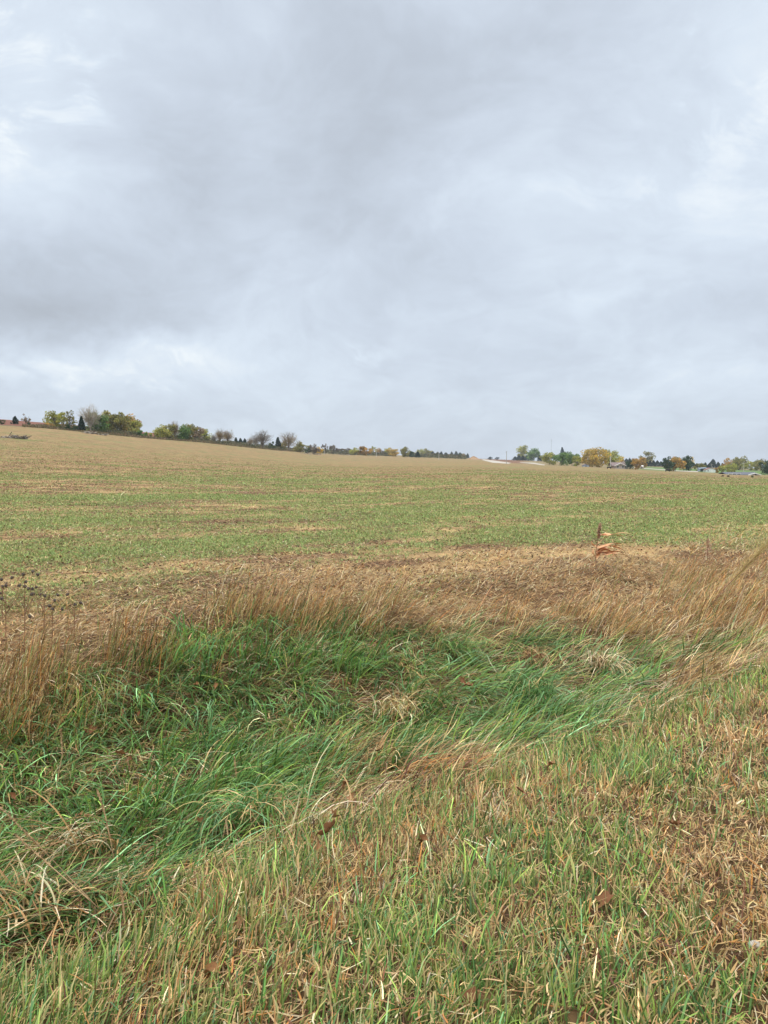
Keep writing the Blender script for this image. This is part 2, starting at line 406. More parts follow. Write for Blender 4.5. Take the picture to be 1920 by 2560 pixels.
# ------------------------------------------------------------------ sampling in the visible wedge, with room for a side step
def wedge(rs, N, y0, y1, margin=1.3, p=1.0):
    """random points, density falling as y**-p"""
    uu = rs.rand(N)
    a = 2 - p
    y = (y0 ** a + uu * (y1 ** a - y0 ** a)) ** (1 / a) if abs(a) > 1e-6 else y0 * (y1 / y0) ** uu
    x = (rs.rand(N) * 2 - 1) * (.535 * y + margin)
    keep = rs.rand(N) < (.535 * y + margin) / (.535 * y + margin).max() * ((.535 * y.max() + margin) / (.535 * y + margin)) * 1.0
    return x[keep], y[keep]
def clump(rs, x, y, per, sig):
    k = len(x) // per; cx_, cy_ = x[:k], y[:k]
    X = np.repeat(cx_, per) + rs.normal(0, sig, k * per); Y = np.repeat(cy_, per) + rs.normal(0, sig, k * per)
    return X, Y, np.repeat(np.arange(k), per)
def mow_edge(x, y): return np.interp(t_of(x, y), [0, 1, 3, 6, 9], [3.7, 3.6, 3.35, 3.5, 3.8]) + .5 * (vnoise(x, y, .8, 51) - .5) + .45 * (vnoise(x, y, 3, 52, 2) - .5)

# --- mown verge
rs = np.random.RandomState(1)
x, y = wedge(rs, 250000, 1.75, 13, 1.1, 1.35)
m = s_of(x, y) < mow_edge(x, y) + .1; x, y = x[m], y[m]
cx_, cy_ = x[::7], y[::7]; kp = rs.rand(len(cx_)) < .68 + 1.2 * (vnoise(cx_, cy_, 6, 67, 2) - .3); cx_, cy_ = cx_[kp], cy_[kp]
x = np.repeat(cx_, 7) + rs.normal(0, .028, len(cx_) * 7); y = np.repeat(cy_, 7) + rs.normal(0, .028, len(cx_) * 7)
N = len(x); d = np.hypot(x, y)
def verge_green(x, y):
    b = .61 - .13 * sstep(.1, 1.5, x) - .20 * sstep(.6, 2.0, x) * sstep(4.2, 3.2, y) + .12 * sstep(-.2, -1.2, x) + .10 * sstep(4.5, 6, y)
    nz = .6 * vnoise(x, y, 1.3, 61, 3) + .4 * vnoise(x, y, 5, 62, 2)
    return np.clip(b + (nz - .5) * 1.5, .06, .93)
gr = verge_green(x, y)
tuft = np.repeat(rs.rand(len(cx_)), 7); tb = np.repeat(rs.lognormal(-.03, .30, len(cx_)), 7) * (.8 + .4 * vnoise(x, y, 7, 66, 2)); tl = np.repeat(rs.lognormal(0, .25, len(cx_)), 7); isg = (rs.rand(N) * .45 + tuft * .55) < gr
cg, _ = pick(rs, N, [GREEN1, GREEN2, GREEN3, BLUEGREEN, OLIVE], [.28, .38, .14, .10, .10], .30)
ct, _ = pick(rs, N, [TAN1, TAN2, TAN3, RUST, BROWN], [.36, .32, .07, .08, .17], .26)
col = np.where(isg[:, None], cg, ct) * tb[:, None] * .93
L = tl * np.where(isg, rs.gamma(6, .0115, N), rs.gamma(7, .0082, N)) * (.75 + .5 * vnoise(x, y, 1.1, 63)) * (1 + .45 * sstep(1.2, 0, np.abs(s_of(x, y) - 3.0)))
L = L * (1 - .3 * sstep(.6, 2.0, x) * sstep(4.5, 3.2, y)); L = np.clip(L, .02, .24)
phi = rs.rand(N) * 2 * np.pi * .5 - .9 + (vnoise(x, y, 1.2, 64) - .5) * 2.4
t0 = np.abs(rs.normal(.22, .34, N)); t1 = t0 + np.abs(rs.normal(.5, .6, N))
wd = np.where(isg, rs.uniform(.0040, .0098, N), rs.uniform(.0036, .0088, N)) * (1 + .12 * (d - 3).clip(0, 8))
tip = np.where((isg & (rs.rand(N) < .35))[:, None], TAN1, col)
me = blades_mesh('mown_grass', x, y, L, wd, phi, t0, t1, col, 3, tipw=.35, tipcol=tip)
tag(link('mown_grass', me, M_BLADE), 'short mown grass, green mixed with tan stubble, on the near verge slope', 'grass', kind='stuff')
# --- clippings and thatch lying flat on the verge
x, y = wedge(rs, 110000, 1.75, 13, 1.1, 1.35); m = s_of(x, y) < mow_edge(x, y) + .3; x, y = x[m], y[m]
m = rs.rand(len(x)) > verge_green(x, y) * .8; x, y = x[m], y[m]; N = len(x)
col, _ = pick(rs, N, [TAN1, TAN2, TAN3, BROWN, OLIVE, RUST], [.30, .36, .04, .16, .08, .06])
L = rs.gamma(5, .011, N); phi = rs.rand(N) * 6.28; t0 = rs.normal(1.4, .16, N); t1 = t0 + rs.normal(.15, .3, N)
me = blades_mesh('grass_clippings', x, y, L, rs.uniform(.0032, .0085, N) * (1 + .07 * np.hypot(x, y)), phi, t0, t1, col, 3, z=H(x, y) + rs.uniform(.0, .055, N), tipw=.3)
tag(link('grass_clippings', me, M_BLADE), 'dry tan clippings and thatch lying among the mown grass', 'dry grass', kind='stuff')

# --- long lodged green grass in the ditch
def comb(x, y):
    base = -.75 + .5 * sstep(0, 3, x) + 1.8 * (vnoise(x, y, .55, 71, 2) - .5) + 2.6 * (vnoise(x, y, 1.1, 72, 2) - .5)
    return base
x, y = wedge(rs, 170000, 2.2, 19, 1.4, 1.25)
s = s_of(x, y); m = (s > mow_edge(x, y) - .12) & (s < rim(x, y) + .5 + 1.5 * (vnoise(x, y, .7, 73) - .5)); x, y = x[m], y[m]
per = 16; cx_, cy_ = x[::per], y[::per]; kp = rs.rand(len(cx_)) < .72 + 2.0 * (vnoise(cx_, cy_, 3.2, 77, 2) - .35); cx_, cy_ = cx_[kp], cy_[kp]; kN = len(cx_)
ox, oy = rs.normal(0, .055, kN * per), rs.normal(0, .055, kN * per); x = np.repeat(cx_, per) + ox; y = np.repeat(cy_, per) + oy
N = len(x); s = s_of(x, y); d = np.hypot(x, y)
dry = np.clip(.34 + 2.1 * (.6 * vnoise(x, y, .9, 74, 3) + .4 * vnoise(x, y, 3, 75, 2) - .55) +   .55 * sstep(-.4, 1.0, s - rim(x, y)) + .34 * sstep(.7, 0, s - mow_edge(x, y)) + .5 * np.exp(-((x - .15) ** 2 / .5 + (y - 4.6) ** 2 / .12)) + .45 * sstep(2.2, 5, x), .03, .95)
tuft = np.repeat(rs.rand(kN), per); isd = (rs.rand(N) * .5 + tuft * .5) < dry
cg, _ = pick(rs, N, [GREEN1, GREEN2, GREEN3, BLUEGREEN, OLIVE], [.32, .20, .22, .22, .04], .34)
ct, _ = pick(rs, N, [TAN1, TAN2, TAN3, BROWN, OLIVE], [.34, .24, .16, .14, .12], .3)
col = np.where(isd[:, None], ct, cg) * (np.repeat(rs.lognormal(0, .2, kN), per) * (.80 + .5 * vnoise(x, y, 1.6, 78, 2)))[:, None]
L = rs.gamma(9, .034, N) * (.7 + .6 * vnoise(x, y, .8, 76)) * np.repeat(rs.uniform(.75, 1.25, kN), per); L = np.clip(L, .10, .6)
L *= (1 - .75 * np.exp(-((x + 1.50) ** 2 / .25 + (y - 3.25) ** 2 / .12)))
ph_ = comb(x, y) + np.repeat(rs.normal(0, .32, kN), per); vx, vy = np.cos(ph_) + ox * 6, np.sin(ph_) + oy * 6
phi = np.arctan2(vy, vx) + rs.normal(0, .3, N)
fl = sstep(.35, .6, vnoise(x, y, 1.1, 79, 2)); t0 = np.abs(rs.normal(.45 + .5 * fl, .3, N)); t1 = t0 + np.abs(rs.normal(1.1, .4, N)); t1 = np.clip(t1, 0, 2.3)
wd = rs.uniform(.0075, .0165, N) * (1 + .04 * (d - 4).clip(0, 12)) * np.where(isd, .8, 1)
me = blades_mesh('long_grass', x, y, L, wd, phi, t0, t1, col, 6, tipw=.1)
tag(link('long_grass', me, M_BLADE), 'long lush blue-green grass lying combed over in the ditch', 'grass', kind='stuff')

# --- drooping tussocks that stand out in the ditch
def tussock(u, v, n_, L0_, spread, phi0, pal, wts, label, up=.10, sd=.8, seed=0):
    rs = np.random.RandomState(500 + seed); X, Y, Z = hit(u, v); a = rs.rand(n_) * 6.28; rr_ = spread * np.sqrt(rs.rand(n_))
    x = X + np.cos(a) * rr_; y = Y + np.sin(a) * rr_; col, _ = pick(rs, n_, pal, wts, .3)
    t0 = np.abs(rs.normal(.45, .3, n_)); me = blades_mesh('tussock', x, y, rs.gamma(12, L0_ / 12, n_), rs.uniform(.006, .014, n_), phi0 + rs.normal(0, sd, n_), t0, t0 + rs.normal(1.9, .35, n_), col, 7, z=H(x, y) + up, tipw=.12)
    tag(link('grass_tussock', me, M_BLADE), label, 'grass tuft')
tussock(215, 2170, 150, .36, .22, -2.2, [TAN1, TAN2, TAN3, BROWN, GREEN3], [.25, .3, .12, .18, .15], 'tan dead tuft drooping over the dark hollow at lower left', .12, .5, 1)
tussock(60, 2290, 60, .28, .2, 2.6, [TAN1, TAN2, TAN3], [.4, .4, .2], 'tan tuft at the left edge in front of the dark hollow', .05, .6, 2)
tussock(1325, 1775, 260, .38, .22, -1.5, [BLUEGREEN, GREEN1, GREEN3, TAN1], [.3, .35, .2, .15], 'blue-green tuft hanging down the ditch side right of centre', .14, .7, 3)
tussock(1505, 1690, 180, .30, .16, -1.5, [TAN3, TAN1, BROWN], [.45, .35, .2], 'bleached tan tuft drooping in the ditch at right', .12, 1.0, 4)
tussock(1330, 1665, 160, .22, .12, -1.4, [TAN1, TAN2, BROWN], [.4, .3, .3], 'small brown dead tuft above the blue-green one', .10, 1.0, 5)
tussock(620, 2080, 200, .36, .24, -1.4, [BLUEGREEN, GREEN1, TAN1], [.25, .4, .35], 'green and tan tuft drooping at the ditch edge left of centre', .12, .8, 6)
tussock(985, 1800, 150, .30, .2, -1.3, [TAN1, TAN3, TAN2], [.4, .25, .35], 'tan dead tuft among green grass at the centre of the ditch', .10, 1.0, 7)
tussock(1090, 1955, 190, .30, .30, .15, [TAN1, TAN2, RUST, BROWN, OLIVE], [.25, .35, .12, .16, .12], 'reddish-tan lodged clump where the mown slope meets the ditch at centre', .05, .35, 8)
tussock(1130, 1640, 180, .42, .22, -.6, [BLUEGREEN, GREEN1, GREEN2, TAN1], [.25, .4, .2, .15], 'tall arching green tuft high on the ditch bank at centre', .05, .8, 9)

# --- dead thatch under the ditch grass and along its rim
x, y = wedge(rs, 190000, 2.2, 26, 1.4, 1.3); s = s_of(x, y); m = (s > mow_edge(x, y) - .1) & (s < rim(x, y) + 3.2); x, y, s = x[m], y[m], s[m]; N = len(x)
col, _ = pick(rs, N, [TAN1, TAN2, TAN3, BROWN, OLIVE, c3(140, 118, 90)], [.22, .24, .10, .18, .09, .17], .3)
inn = s > rim(x, y) + .8; L = rs.gamma(5, .030, N) * np.where(inn, .6, 1); t0 = rs.normal(1.38, .18, N); t1 = t0 + rs.normal(.15, .3, N)
me = blades_mesh('dead_thatch', x, y, L, rs.uniform(.004, .010, N) * (1 + .03 * np.hypot(x, y)), comb(x, y) + rs.normal(0, .9, N), t0, t1, col, 3, z=H(x, y) + rs.uniform(.0, .07, N), tipw=.3)
tag(link('dead_thatch', me, M_BLADE), 'brown matted dead grass lying under the ditch grass and along its far rim', 'dry grass', kind='stuff')

# --- tall dry seed-stem grass along the field edge
x, y = wedge(rs, 200000, 4.5, 30, 1.6, 1.15)
s = s_of(x, y); jit = (vnoise(x, y, .6, 81) - .5) * 1.6; s = s - rim(x, y)
m = (s + jit > -.25 - .3 * sstep(-1, -3, x)) & (s + jit * .5 < 1.15 + 1.0 * sstep(1, 5, x)) & (rs.rand(len(x)) < .16 + 1.1 * sstep(.38, .62, vnoise(x, y, 1.3, 87, 3)) - .5 * sstep(.6, 1.4, s)); x, y = x[m], y[m]
per = 6; cx_, cy_ = x[::per], y[::per]; kN = len(cx_)
x = np.repeat(cx_, per) + rs.normal(0, .06, kN * per); y = np.repeat(cy_, per) + rs.normal(0, .06, kN * per); N = len(x); d = np.hypot(x, y); s = s_of(x, y) - rim(x, y)
col, _ = pick(rs, N, [TAN1, TAN2, RUST, BROWN, TAN3, OLIVE, GREEN1], np.where((x < -1)[:, None], [[.22, .18, .15, .12, .05, .13, .15]], [[.30, .17, .18, .07, .08, .10, .10]]), .35)
left = sstep(.5, -3, x)
L = rs.gamma(7, .048, N) * (.6 + .7 * vnoise(x, y, .9, 82)) * (1 + .25 * left); L = np.clip(L * (1 - .25 * left + .12 * sstep(2, 5, x)), .12, .74)
L *= 1 - .25 * sstep(.8, 2, s)
phi = -.1 + rs.normal(0, .5, N) + (vnoise(x, y, .8, 83) - .5) * 1.5
t0 = np.abs(rs.normal(.14, .2, N)) + .18 * (1 - left); t1 = t0 + np.abs(rs.normal(.45, .45, N)) * (1.2 - .5 * left)
wd = rs.uniform(.0025, .0060, N) * (1 + .06 * (d - 4).clip(0, 16))
me = blades_mesh('tall_dry_grass', x, y, L, wd, phi, t0, t1, col, 5, tipw=.6)
tag(link('tall_dry_grass', me, M_BLADE), 'tall reddish-tan seed-stem grass standing along the field edge', 'dry grass', kind='stuff')
# seed heads on a share of the stems
k = rs.rand(N) < .35; th = (t0 + t1)[k] / 2
tx = x[k] + np.cos(phi[k]) * np.sin(th) * L[k] * .86; ty = y[k] + np.sin(phi[k]) * np.sin(th) * L[k] * .86; tz = H(x[k], y[k]) + np.cos(th) * L[k] * .84
n_ = k.sum(); col2, _ = pick(rs, n_ * 3, [TAN2, BROWN, TAN1, RUST], [.4, .25, .25, .1], .2)
rp = lambda a: np.repeat(a, 3)
me = blades_mesh('grass_seed_heads', rp(tx), rp(ty), rs.uniform(.04, .10, n_ * 3), rs.uniform(.003, .006, n_ * 3) * rp(1 + .06 * d[k]), rp(phi[k]) + rs.normal(0, .8, n_ * 3), rp(t1[k]) * .6 + rs.normal(0, .25, n_ * 3), rp(t1[k]) + rs.normal(.2, .3, n_ * 3), col2, 2, z=rp(tz) + rs.uniform(-.03, .02, n_ * 3), tipw=.3)
tag(link('grass_seed_heads', me, M_BLADE), 'fine feathery seed heads on the tall dry grass', 'dry grass', kind='stuff')

# --- flattened blond straw beyond the ditch
x, y = wedge(rs, 130000, 6, 36, 1.5, 1.1)
s = s_of(x, y); s = s - rim(x, y); bl = vnoise(x, y, .35, 91, 3) + .22 * sstep(-1, 4, x) - .12 * sstep(3, 5, s)
m = (s > .9) & (s < 5) & (bl + .5 * (vnoise(x, y, 1.6, 94, 2) - .5) + rs.normal(0, .05, len(x)) > .57); x, y = x[m], y[m]; N = len(x)
col, _ = pick(rs, N, [TAN3, TAN1, c3(216, 170, 108), RUST, TAN2], [.2, .34, .26, .06, .14], .14)
phi = .1 + rs.normal(0, .8, N); t0 = rs.normal(.9, .25, N).clip(.1, 1.5); t1 = t0 + np.abs(rs.normal(.7, .3, N))
me = blades_mesh('flattened_straw', x, y, rs.gamma(6, .024, N), rs.uniform(.003, .006, N) * (1 + .06 * np.hypot(x, y)), phi, t0, t1, col, 4, tipw=.2)
tag(link('flattened_straw', me, M_BLADE), 'flattened blond straw-like grass at the rim of the field', 'dry grass', kind='stuff')

# --- what lies and grows on the field
def field_pts(N, y0, y1, p=2.0):
    x, y = wedge(rs, N, y0, y1, 2.5, p); m = s_of(x, y) > rim(x, y) + .6 + .8 * (vnoise(x, y, 1, 92) - .5); return x[m], y[m]
x, y = field_pts(330000, 7, 190); g = field_green(x, y); m = rs.rand(len(x)) < g * .95 + .03; x, y = x[m], y[m]; d = np.hypot(x, y)
per = 3; x = np.repeat(x, per) + rs.normal(0, .02, len(x) * per); y = np.repeat(y, per) + rs.normal(0, .02, len(y) * per); d = np.repeat(d, per); N = len(x)
col, _ = pick(rs, N, [c3(150, 168, 100), c3(128, 154, 88), c3(168, 180, 118), c3(164, 158, 100)], [.35, .3, .12, .23], .28)
me = blades_mesh('field_sprouts', x, y, rs.uniform(.03, .07, N) * (1 + .012 * d.clip(0, 90)), rs.uniform(.005, .010, N) * (1 + .07 * d.clip(0, 110)), rs.rand(N) * 6.28, rs.uniform(.2, .9, N), rs.uniform(.7, 1.6, N), col, 2, tipw=.3)
tag(link('field_sprouts', me, M_BLADE), 'low pale green seedlings sprouting over the field', 'crop', kind='stuff')
x, y = field_pts(230000, 7, 190); g = field_green(x, y); m = rs.rand(len(x)) < 1 - g * .5; x, y = x[m], y[m]; d = np.hypot(x, y); N = len(x)
col, _ = pick(rs, N, [TAN3, TAN1, TAN2, BROWN, c3(206, 160, 112)], [.10, .30, .28, .18, .14], .25)
me = blades_mesh('crop_stubble', x, y, rs.gamma(4, .019, N) * (1 + .009 * d.clip(0, 90)), rs.uniform(.004, .009, N) * (1 + .045 * d.clip(0, 110)), rs.rand(N) * 6.28, rs.normal(1.4, .2, N), rs.normal(1.6, .2, N), col, 2, z=H(x, y) + rs.uniform(0, .04, N), tipw=.6)
tag(link('crop_stubble', me, M_BLADE), 'tan straw and broken stubble scattered over the field', 'stubble', kind='stuff')
x, y = field_pts(330000, 7, 230, 1.9); kk = rs.rand(len(x)) < (.40 + 1.2 * (vnoise(x, y, .5, 93, 3) - .4) + .8 * (vnoise(t_of(x, y) * .15, s_of(x, y), .8, 98, 2) - .5)) * (1 + .8 * sstep(4, 2, s_of(x, y) - rim(x, y))); x, y = x[kk], y[kk]; d = np.hypot(x, y); N = len(x)
col, _ = pick(rs, N, [c3(96, 60, 42), c3(72, 54, 42), c3(120, 82, 54), c3(146, 102, 66)], [.35, .25, .25, .15], .2)
me = blades_mesh('leaf_litter', x, y, rs.uniform(.03, .065, N) * (1 + .012 * d.clip(0, 100)), rs.uniform(.016, .038, N) * (1 + .02 * d.clip(0, 100)), rs.rand(N) * 6.28, rs.uniform(.3, 1.3, N), rs.uniform(1.2, 2.4, N), col, 2, tipw=.3)
tag(link('leaf_litter', me, M_BLADE), 'small dark brown dead leaves and clods strewn over the field', 'leaf litter', kind='stuff')

# ------------------------------------------------------------------ fallen leaves in the ditch grass (single leaves)
def leaf_mesh(seed):
    r = random.Random(seed); rim = []
    K = 20
    for i in range(K):
        a = 2 * math.pi * i / K; rr = .5 * (1 + .28 * math.cos(5 * a) * (1 - .3 * math.sin(a)) + r.uniform(-.08, .08)); rim.append((math.cos(a) * rr * .8, math.sin(a) * rr))
    bm = bmesh.new(); c1 = r.uniform(1.2, 2.6); c2 = r.uniform(-1.3, 1.3)
    def P(px, py):
        return bm.verts.new((px * math.cos(c1 * px), py, abs(px) * .9 * c1 * .6 + c2 * py * py * .8 + r.uniform(-.03, .03)))
    c = P(0, 0); mid = [P(a * .55, b * .55) for a, b in rim]; outr = [P(a, b) for a, b in rim]
    for i in range(K):
        j = (i + 1) % K; bm.faces.new((c, mid[i], mid[j])); bm.faces.new((mid[i], outr[i], outr[j], mid[j]))
    p0 = Vector((0, -.42, .02)); q = [bm.verts.new(p0 + Vector(v)) for v in ((-.015, 0, 0), (.015, 0, 0), (.01, -.45, .1), (-.01, -.45, .1))]; bm.faces.new(q)
    me = bpy.data.meshes.new('leaf'); bm.to_mesh(me); bm.free(); me.materials.append(M_FALLEN)
    for p_ in me.polygons: p_.use_smooth = True
    return me
LM = [leaf_mesh(i) for i in range(5)]
leaf_px = [(228, 1818, 1.3), (222, 1838, 1.1), (302, 1765, 1), (345, 1772, .8), (405, 1756, .9), (462, 1820, 1), (300, 1872, .9), (326, 1885, .8), (225, 1920, .9), (540, 1705, .9),
    (490, 1703, .8), (540, 1930, .8), (640, 1960, .8), (800, 2095, .9), (838, 2025, 1.1), (825, 2058, 1.2), (880, 1980, 1.1), (863, 1945, 1), (700, 1910, .9), (760, 1860, .9),
    (848, 1795, .9), (912, 1790, .8), (1120, 1800, 1), (1142, 1740, .9), (1155, 1692, 1), (1170, 1705, .9), (942, 1867, 1), (985, 1860, .9), (1352, 1765, .8), (1445, 1645, .8),
    (655, 1790, .9), (740, 1630, .7), (478, 1665, .8), (180, 2058, 1.1), (205, 2030, 1), (500, 2040, 1), (142, 2093, 1.2), (1378, 1895, .8), (30, 1980, 1), (100, 1880, .9),
    (1690, 2062, .9), (1515, 2250, 1), (1180, 2490, 1), (1060, 2080, .8), (1245, 2210, .8), (1900, 2330, 1), (1300, 1960, .7), (610, 2300, .9), (530, 2430, .9), (870, 1700, .7)]
rr = random.Random(5)
for i, (u, v, k) in enumerate(leaf_px):
    near = v > 2100 or u > 1450
    X, Y, Z = hit(u, v, .05 if near else .19)
    o = bpy.data.objects.new('fallen_leaf', LM[i % 5]); C.objects.link(o)
    o.location = (X, Y, Z + (.045 if near else .15)); sz = .072 * k * rr.uniform(.8, 1.2); o.scale = (sz, sz, sz)
    o.rotation_euler = (rr.uniform(-.7, .9), rr.uniform(-.7, .7), rr.uniform(0, 6.28))
    tag(o, 'curled brown dead leaf caught on the roadside grass', 'leaf', 'fallen brown leaves caught in the grass')

# ------------------------------------------------------------------ trees
def leaves_mesh(name, P3, size, col, rs, flat=1.0):
    N = len(P3); a = rs.normal(size=(N, 3)); a /= np.linalg.norm(a, axis=1, keepdims=True)
    b = np.cross(a, rs.normal(size=(N, 3))); b /= np.linalg.norm(b, axis=1, keepdims=True)
    sz = (size * rs.uniform(.6, 1.4, N))[:, None]
    V = np.stack([P3 - a * sz, P3 - b * sz * .6, P3 + a * sz, P3 + b * sz * .6], 1).reshape(-1, 3)
    return raw_mesh(name, V, np.arange(4 * N).reshape(N, 4), np.repeat(col, 4, 0))
PAL = {
 'green': ([c3(110, 142, 76), c3(86, 118, 66), c3(134, 158, 84)], [.4, .35, .25]),
 'dkgreen': ([c3(62, 86, 54), c3(48, 70, 48), c3(84, 104, 60)], [.4, .35, .25]),
 'olive': ([c3(146, 142, 78), c3(118, 120, 68), c3(170, 158, 90)], [.4, .35, .25]),
 'yellowgreen': ([c3(172, 172, 88), c3(142, 150, 78), c3(196, 186, 100)], [.4, .35, .25]),
 'yellow': ([c3(220, 186, 78, 1.1), c3(196, 166, 76, 1.1), c3(230, 200, 100, 1.1)], [.45, .3, .25]),
 'gold': ([c3(210, 178, 88, 1.0), c3(186, 160, 80, 1.0), c3(164, 152, 82, 1.0)], [.45, .3, .25]),
 'orange': ([c3(202, 154, 78), c3(172, 138, 72), c3(156, 144, 78)], [.4, .3, .3]),
 'rust': ([c3(164, 140, 108), c3(140, 116, 90), c3(150, 142, 98)], [.4, .35, .25]),
 'grey': ([c3(132, 120, 106), c3(112, 100, 92), c3(150, 142, 122)], [.4, .35, .25]),
 'pale': ([c3(190, 176, 160), c3(170, 160, 140), c3(150, 146, 110)], [.5, .3, .2]),
 'conifer': ([c3(40, 62, 48), c3(30, 48, 42), c3(56, 76, 54)], [.4, .4, .2]),
 'black': ([c3(34, 30, 28), c3(26, 22, 22)], [.5, .5]),
 'blue': ([c3(92, 108, 116), c3(80, 96, 104), c3(104, 118, 120)], [.4, .3, .3]),
}
def limbs(rs, h, w, fork, nl, r0, twigs):
    segs = []; tips = []
    top = Vector((rs.normal(0, .03) * w, rs.normal(0, .03) * w, h * fork))
    segs.append(([(0, 0, -.3), top * .5 + Vector((rs.normal(0, .02) * w, 0, 0)), top], [r0 * 1.25, r0, r0 * .8]))
    for i in range(nl):
        a = i * 2.4 + rs.rand(); el_ = rs.uniform(.25, 1.25)
        e_ = Vector((math.cos(a) * math.cos(el_) * w * .46, math.sin(a) * math.cos(el_) * w * .46, h * fork + (h * (1 - fork)) * (.35 + .6 * math.sin(el_))))
        mid = top.lerp(e_, .5) + Vector((0, 0, h * .06)); st = top * rs.uniform(.6, 1)
        segs.append(([st, mid, e_], [r0 * .55, r0 * .33, r0 * .1]))
        for j in range(twigs):
            b = mid.lerp(e_, rs.uniform(-.4, .95)); t_ = b + Vector((rs.normal(0, .13) * w, rs.normal(0, .13) * w, rs.uniform(.02, .2) * h))
            segs.append(([b, b.lerp(t_, .5) + Vector((rs.normal(0, .02) * w, 0, .01 * h)), t_], [r0 * .2, r0 * .12, r0 * .05])); tips.append(t_)
        tips.append(e_)
    return segs, tips
_seed = [100]
def tree(kind, u, vb, vt, wpx, pal, label, group=None, cat='tree'):
    _seed[0] += 1; rs = np.random.RandomState(_seed[0])
    X, Y, Z = hit(u, vb); D = Y
    h = (vb - vt) / F * D; wm = wpx / F * D * {'L': 1.12, 'B': 1.15}.get(kind, 1); h *= 1.08 if kind == 'B' else 1
    name = {'L': 'leafy_tree', 'S': 'sparse_tree', 'B': 'bare_tree', 'C': 'cedar_tree', 'H': 'shrub'}[kind]
    root = thing(name, (X, Y, Z), label, 'shrub' if kind == 'H' else cat, group)
    pals, wt = PAL[pal]; r0 = max(.02 * h, .09) * (1.35 if kind == 'B' else 1)
    if kind == 'C':
        V, Q = tubes([([(0, 0, -.3), (0, 0, h * .5), (0, 0, h * .96)], [r0, r0 * .7, r0 * .2])]); link('trunk', raw_mesh('trunk', V, Q), M_BARK, root)
        N = 900; f = rs.rand(N) ** .8; a = rs.rand(N) * 6.28
        lob = 1 + .22 * np.sin(a * 3 + f * 9 + rs.rand() * 6) + rs.normal(0, .10, N)
        rad = wm * .5 * np.minimum(1.0, (1 - f) ** .75 * 1.15 + .03) * np.sqrt(rs.uniform(.25, 1, N)) * lob
        P3 = np.stack([np.cos(a) * rad, np.sin(a) * rad, f * h * .98 + .02 * h], 1); size = .045 * h + .03 * wm
    else:
        leaf = {'L': 2400, 'S': 650, 'B': 0, 'H': 900}[kind]
        if kind == 'H': segs, tips = limbs(rs, h, wm, .08, 7, r0 * .6, 2)
        else: segs, tips = limbs(rs, h, wm, {'L': .24, 'S': .28, 'B': .2}[kind], {'L': 7, 'S': 9, 'B': 13}[kind], r0, {'L': 2, 'S': 4, 'B': 7}[kind])
        V, Q = tubes(segs); link('trunk' if kind != 'H' else 'stem', raw_mesh('trunk', V, Q), M_PALEBARK if pal == 'pale' else M_BARK, root)
        if kind in 'LSH':
            nc = {'L': 26, 'S': 15, 'H': 12}[kind]; zc = .56 if kind == 'L' else (.62 if kind == 'S' else .5); hz = .44 if kind == 'L' else (.36 if kind == 'S' else .46)
            dirs = rs.normal(size=(nc, 3)); dirs /= np.linalg.norm(dirs, axis=1, keepdims=True); rr_ = rs.uniform(.35, .86, (nc, 1))
            cen = dirs * rr_ * np.array([wm * .46, wm * .46, h * hz]) + np.array([0, 0, h * zc])
            cen[:, 2] = np.maximum(cen[:, 2], h * .12)
            if kind == 'S': cen[:min(len(tips), nc)] = np.array([tuple(t_) for t_ in tips])[rs.permutation(len(tips))[:nc]]
            cr_ = min(wm, h) * (.15 if kind != 'S' else .10) * rs.uniform(.6, 1.3, nc)
            ci = rs.randint(0, nc, leaf); off = rs.normal(size=(leaf, 3)); off /= np.linalg.norm(off, axis=1, keepdims=True)
            P3 = cen[ci] + off * (rs.rand(leaf, 1) ** .4) * cr_[ci][:, None] * np.array([1.1, 1.1, .85])
            lo_ = {'L': .05, 'S': .22, 'H': .0}[kind] * h; z0, z1 = np.percentile(P3[:, 2], [1, 99.3]); x0, x1 = np.percentile(P3[:, 0], [1, 99]); y0, y1 = np.percentile(P3[:, 1], [1, 99])
            P3[:, 2] = lo_ + (P3[:, 2] - z0) / (z1 - z0) * (h - lo_); P3[:, 0] = (P3[:, 0] - (x0 + x1) / 2) / (x1 - x0) * wm * 1.06; P3[:, 1] = (P3[:, 1] - (y0 + y1) / 2) / (y1 - y0) * wm
            size = (.021 if kind != 'H' else .035) * (h + wm); N = leaf
        else:
            N = 1250; dv = rs.normal(size=(N, 3)); dv[:, 2] = dv[:, 2] * .8 + .25; dv /= np.linalg.norm(dv, axis=1, keepdims=True)
            az_ = np.arctan2(dv[:, 1], dv[:, 0]); lobe = 1 + .24 * np.sin(az_ * 3 + _seed[0]) + .17 * np.sin(dv[:, 2] * 7 + az_ * 2 + _seed[0])
            P3 = np.array([0, 0, h * .50]) + dv * (rs.rand(N, 1) ** .55) * lobe[:, None] * np.array([wm * .44, wm * .44, h * .47])
            P3[:, 2] = np.maximum(P3[:, 2], h * .08)
            ctr = np.array([0, 0, h * .3]); dv = P3 - ctr; dv /= np.linalg.norm(dv, axis=1, keepdims=True); dv += rs.normal(0, .35, (N, 3))
            ln = rs.uniform(.04, .09, (N, 1)) * h; sd_ = np.cross(dv, rs.normal(size=(N, 3))); sd_ /= np.linalg.norm(sd_, axis=1, keepdims=True); sd_ *= .0035 * h + .012
            V = np.stack([P3 - dv * ln - sd_, P3 - dv * ln + sd_, P3 + dv * ln + sd_ * .4, P3 + dv * ln - sd_ * .4], 1).reshape(-1, 3)
            col, _ = pick(rs, N, pals, wt, .15)
            link('crown', raw_mesh('crown', V, np.arange(4 * N).reshape(N, 4), np.repeat(col, 4, 0)), M_LEAF, root); return root
    col, _ = pick(rs, N, pals, wt, .14)
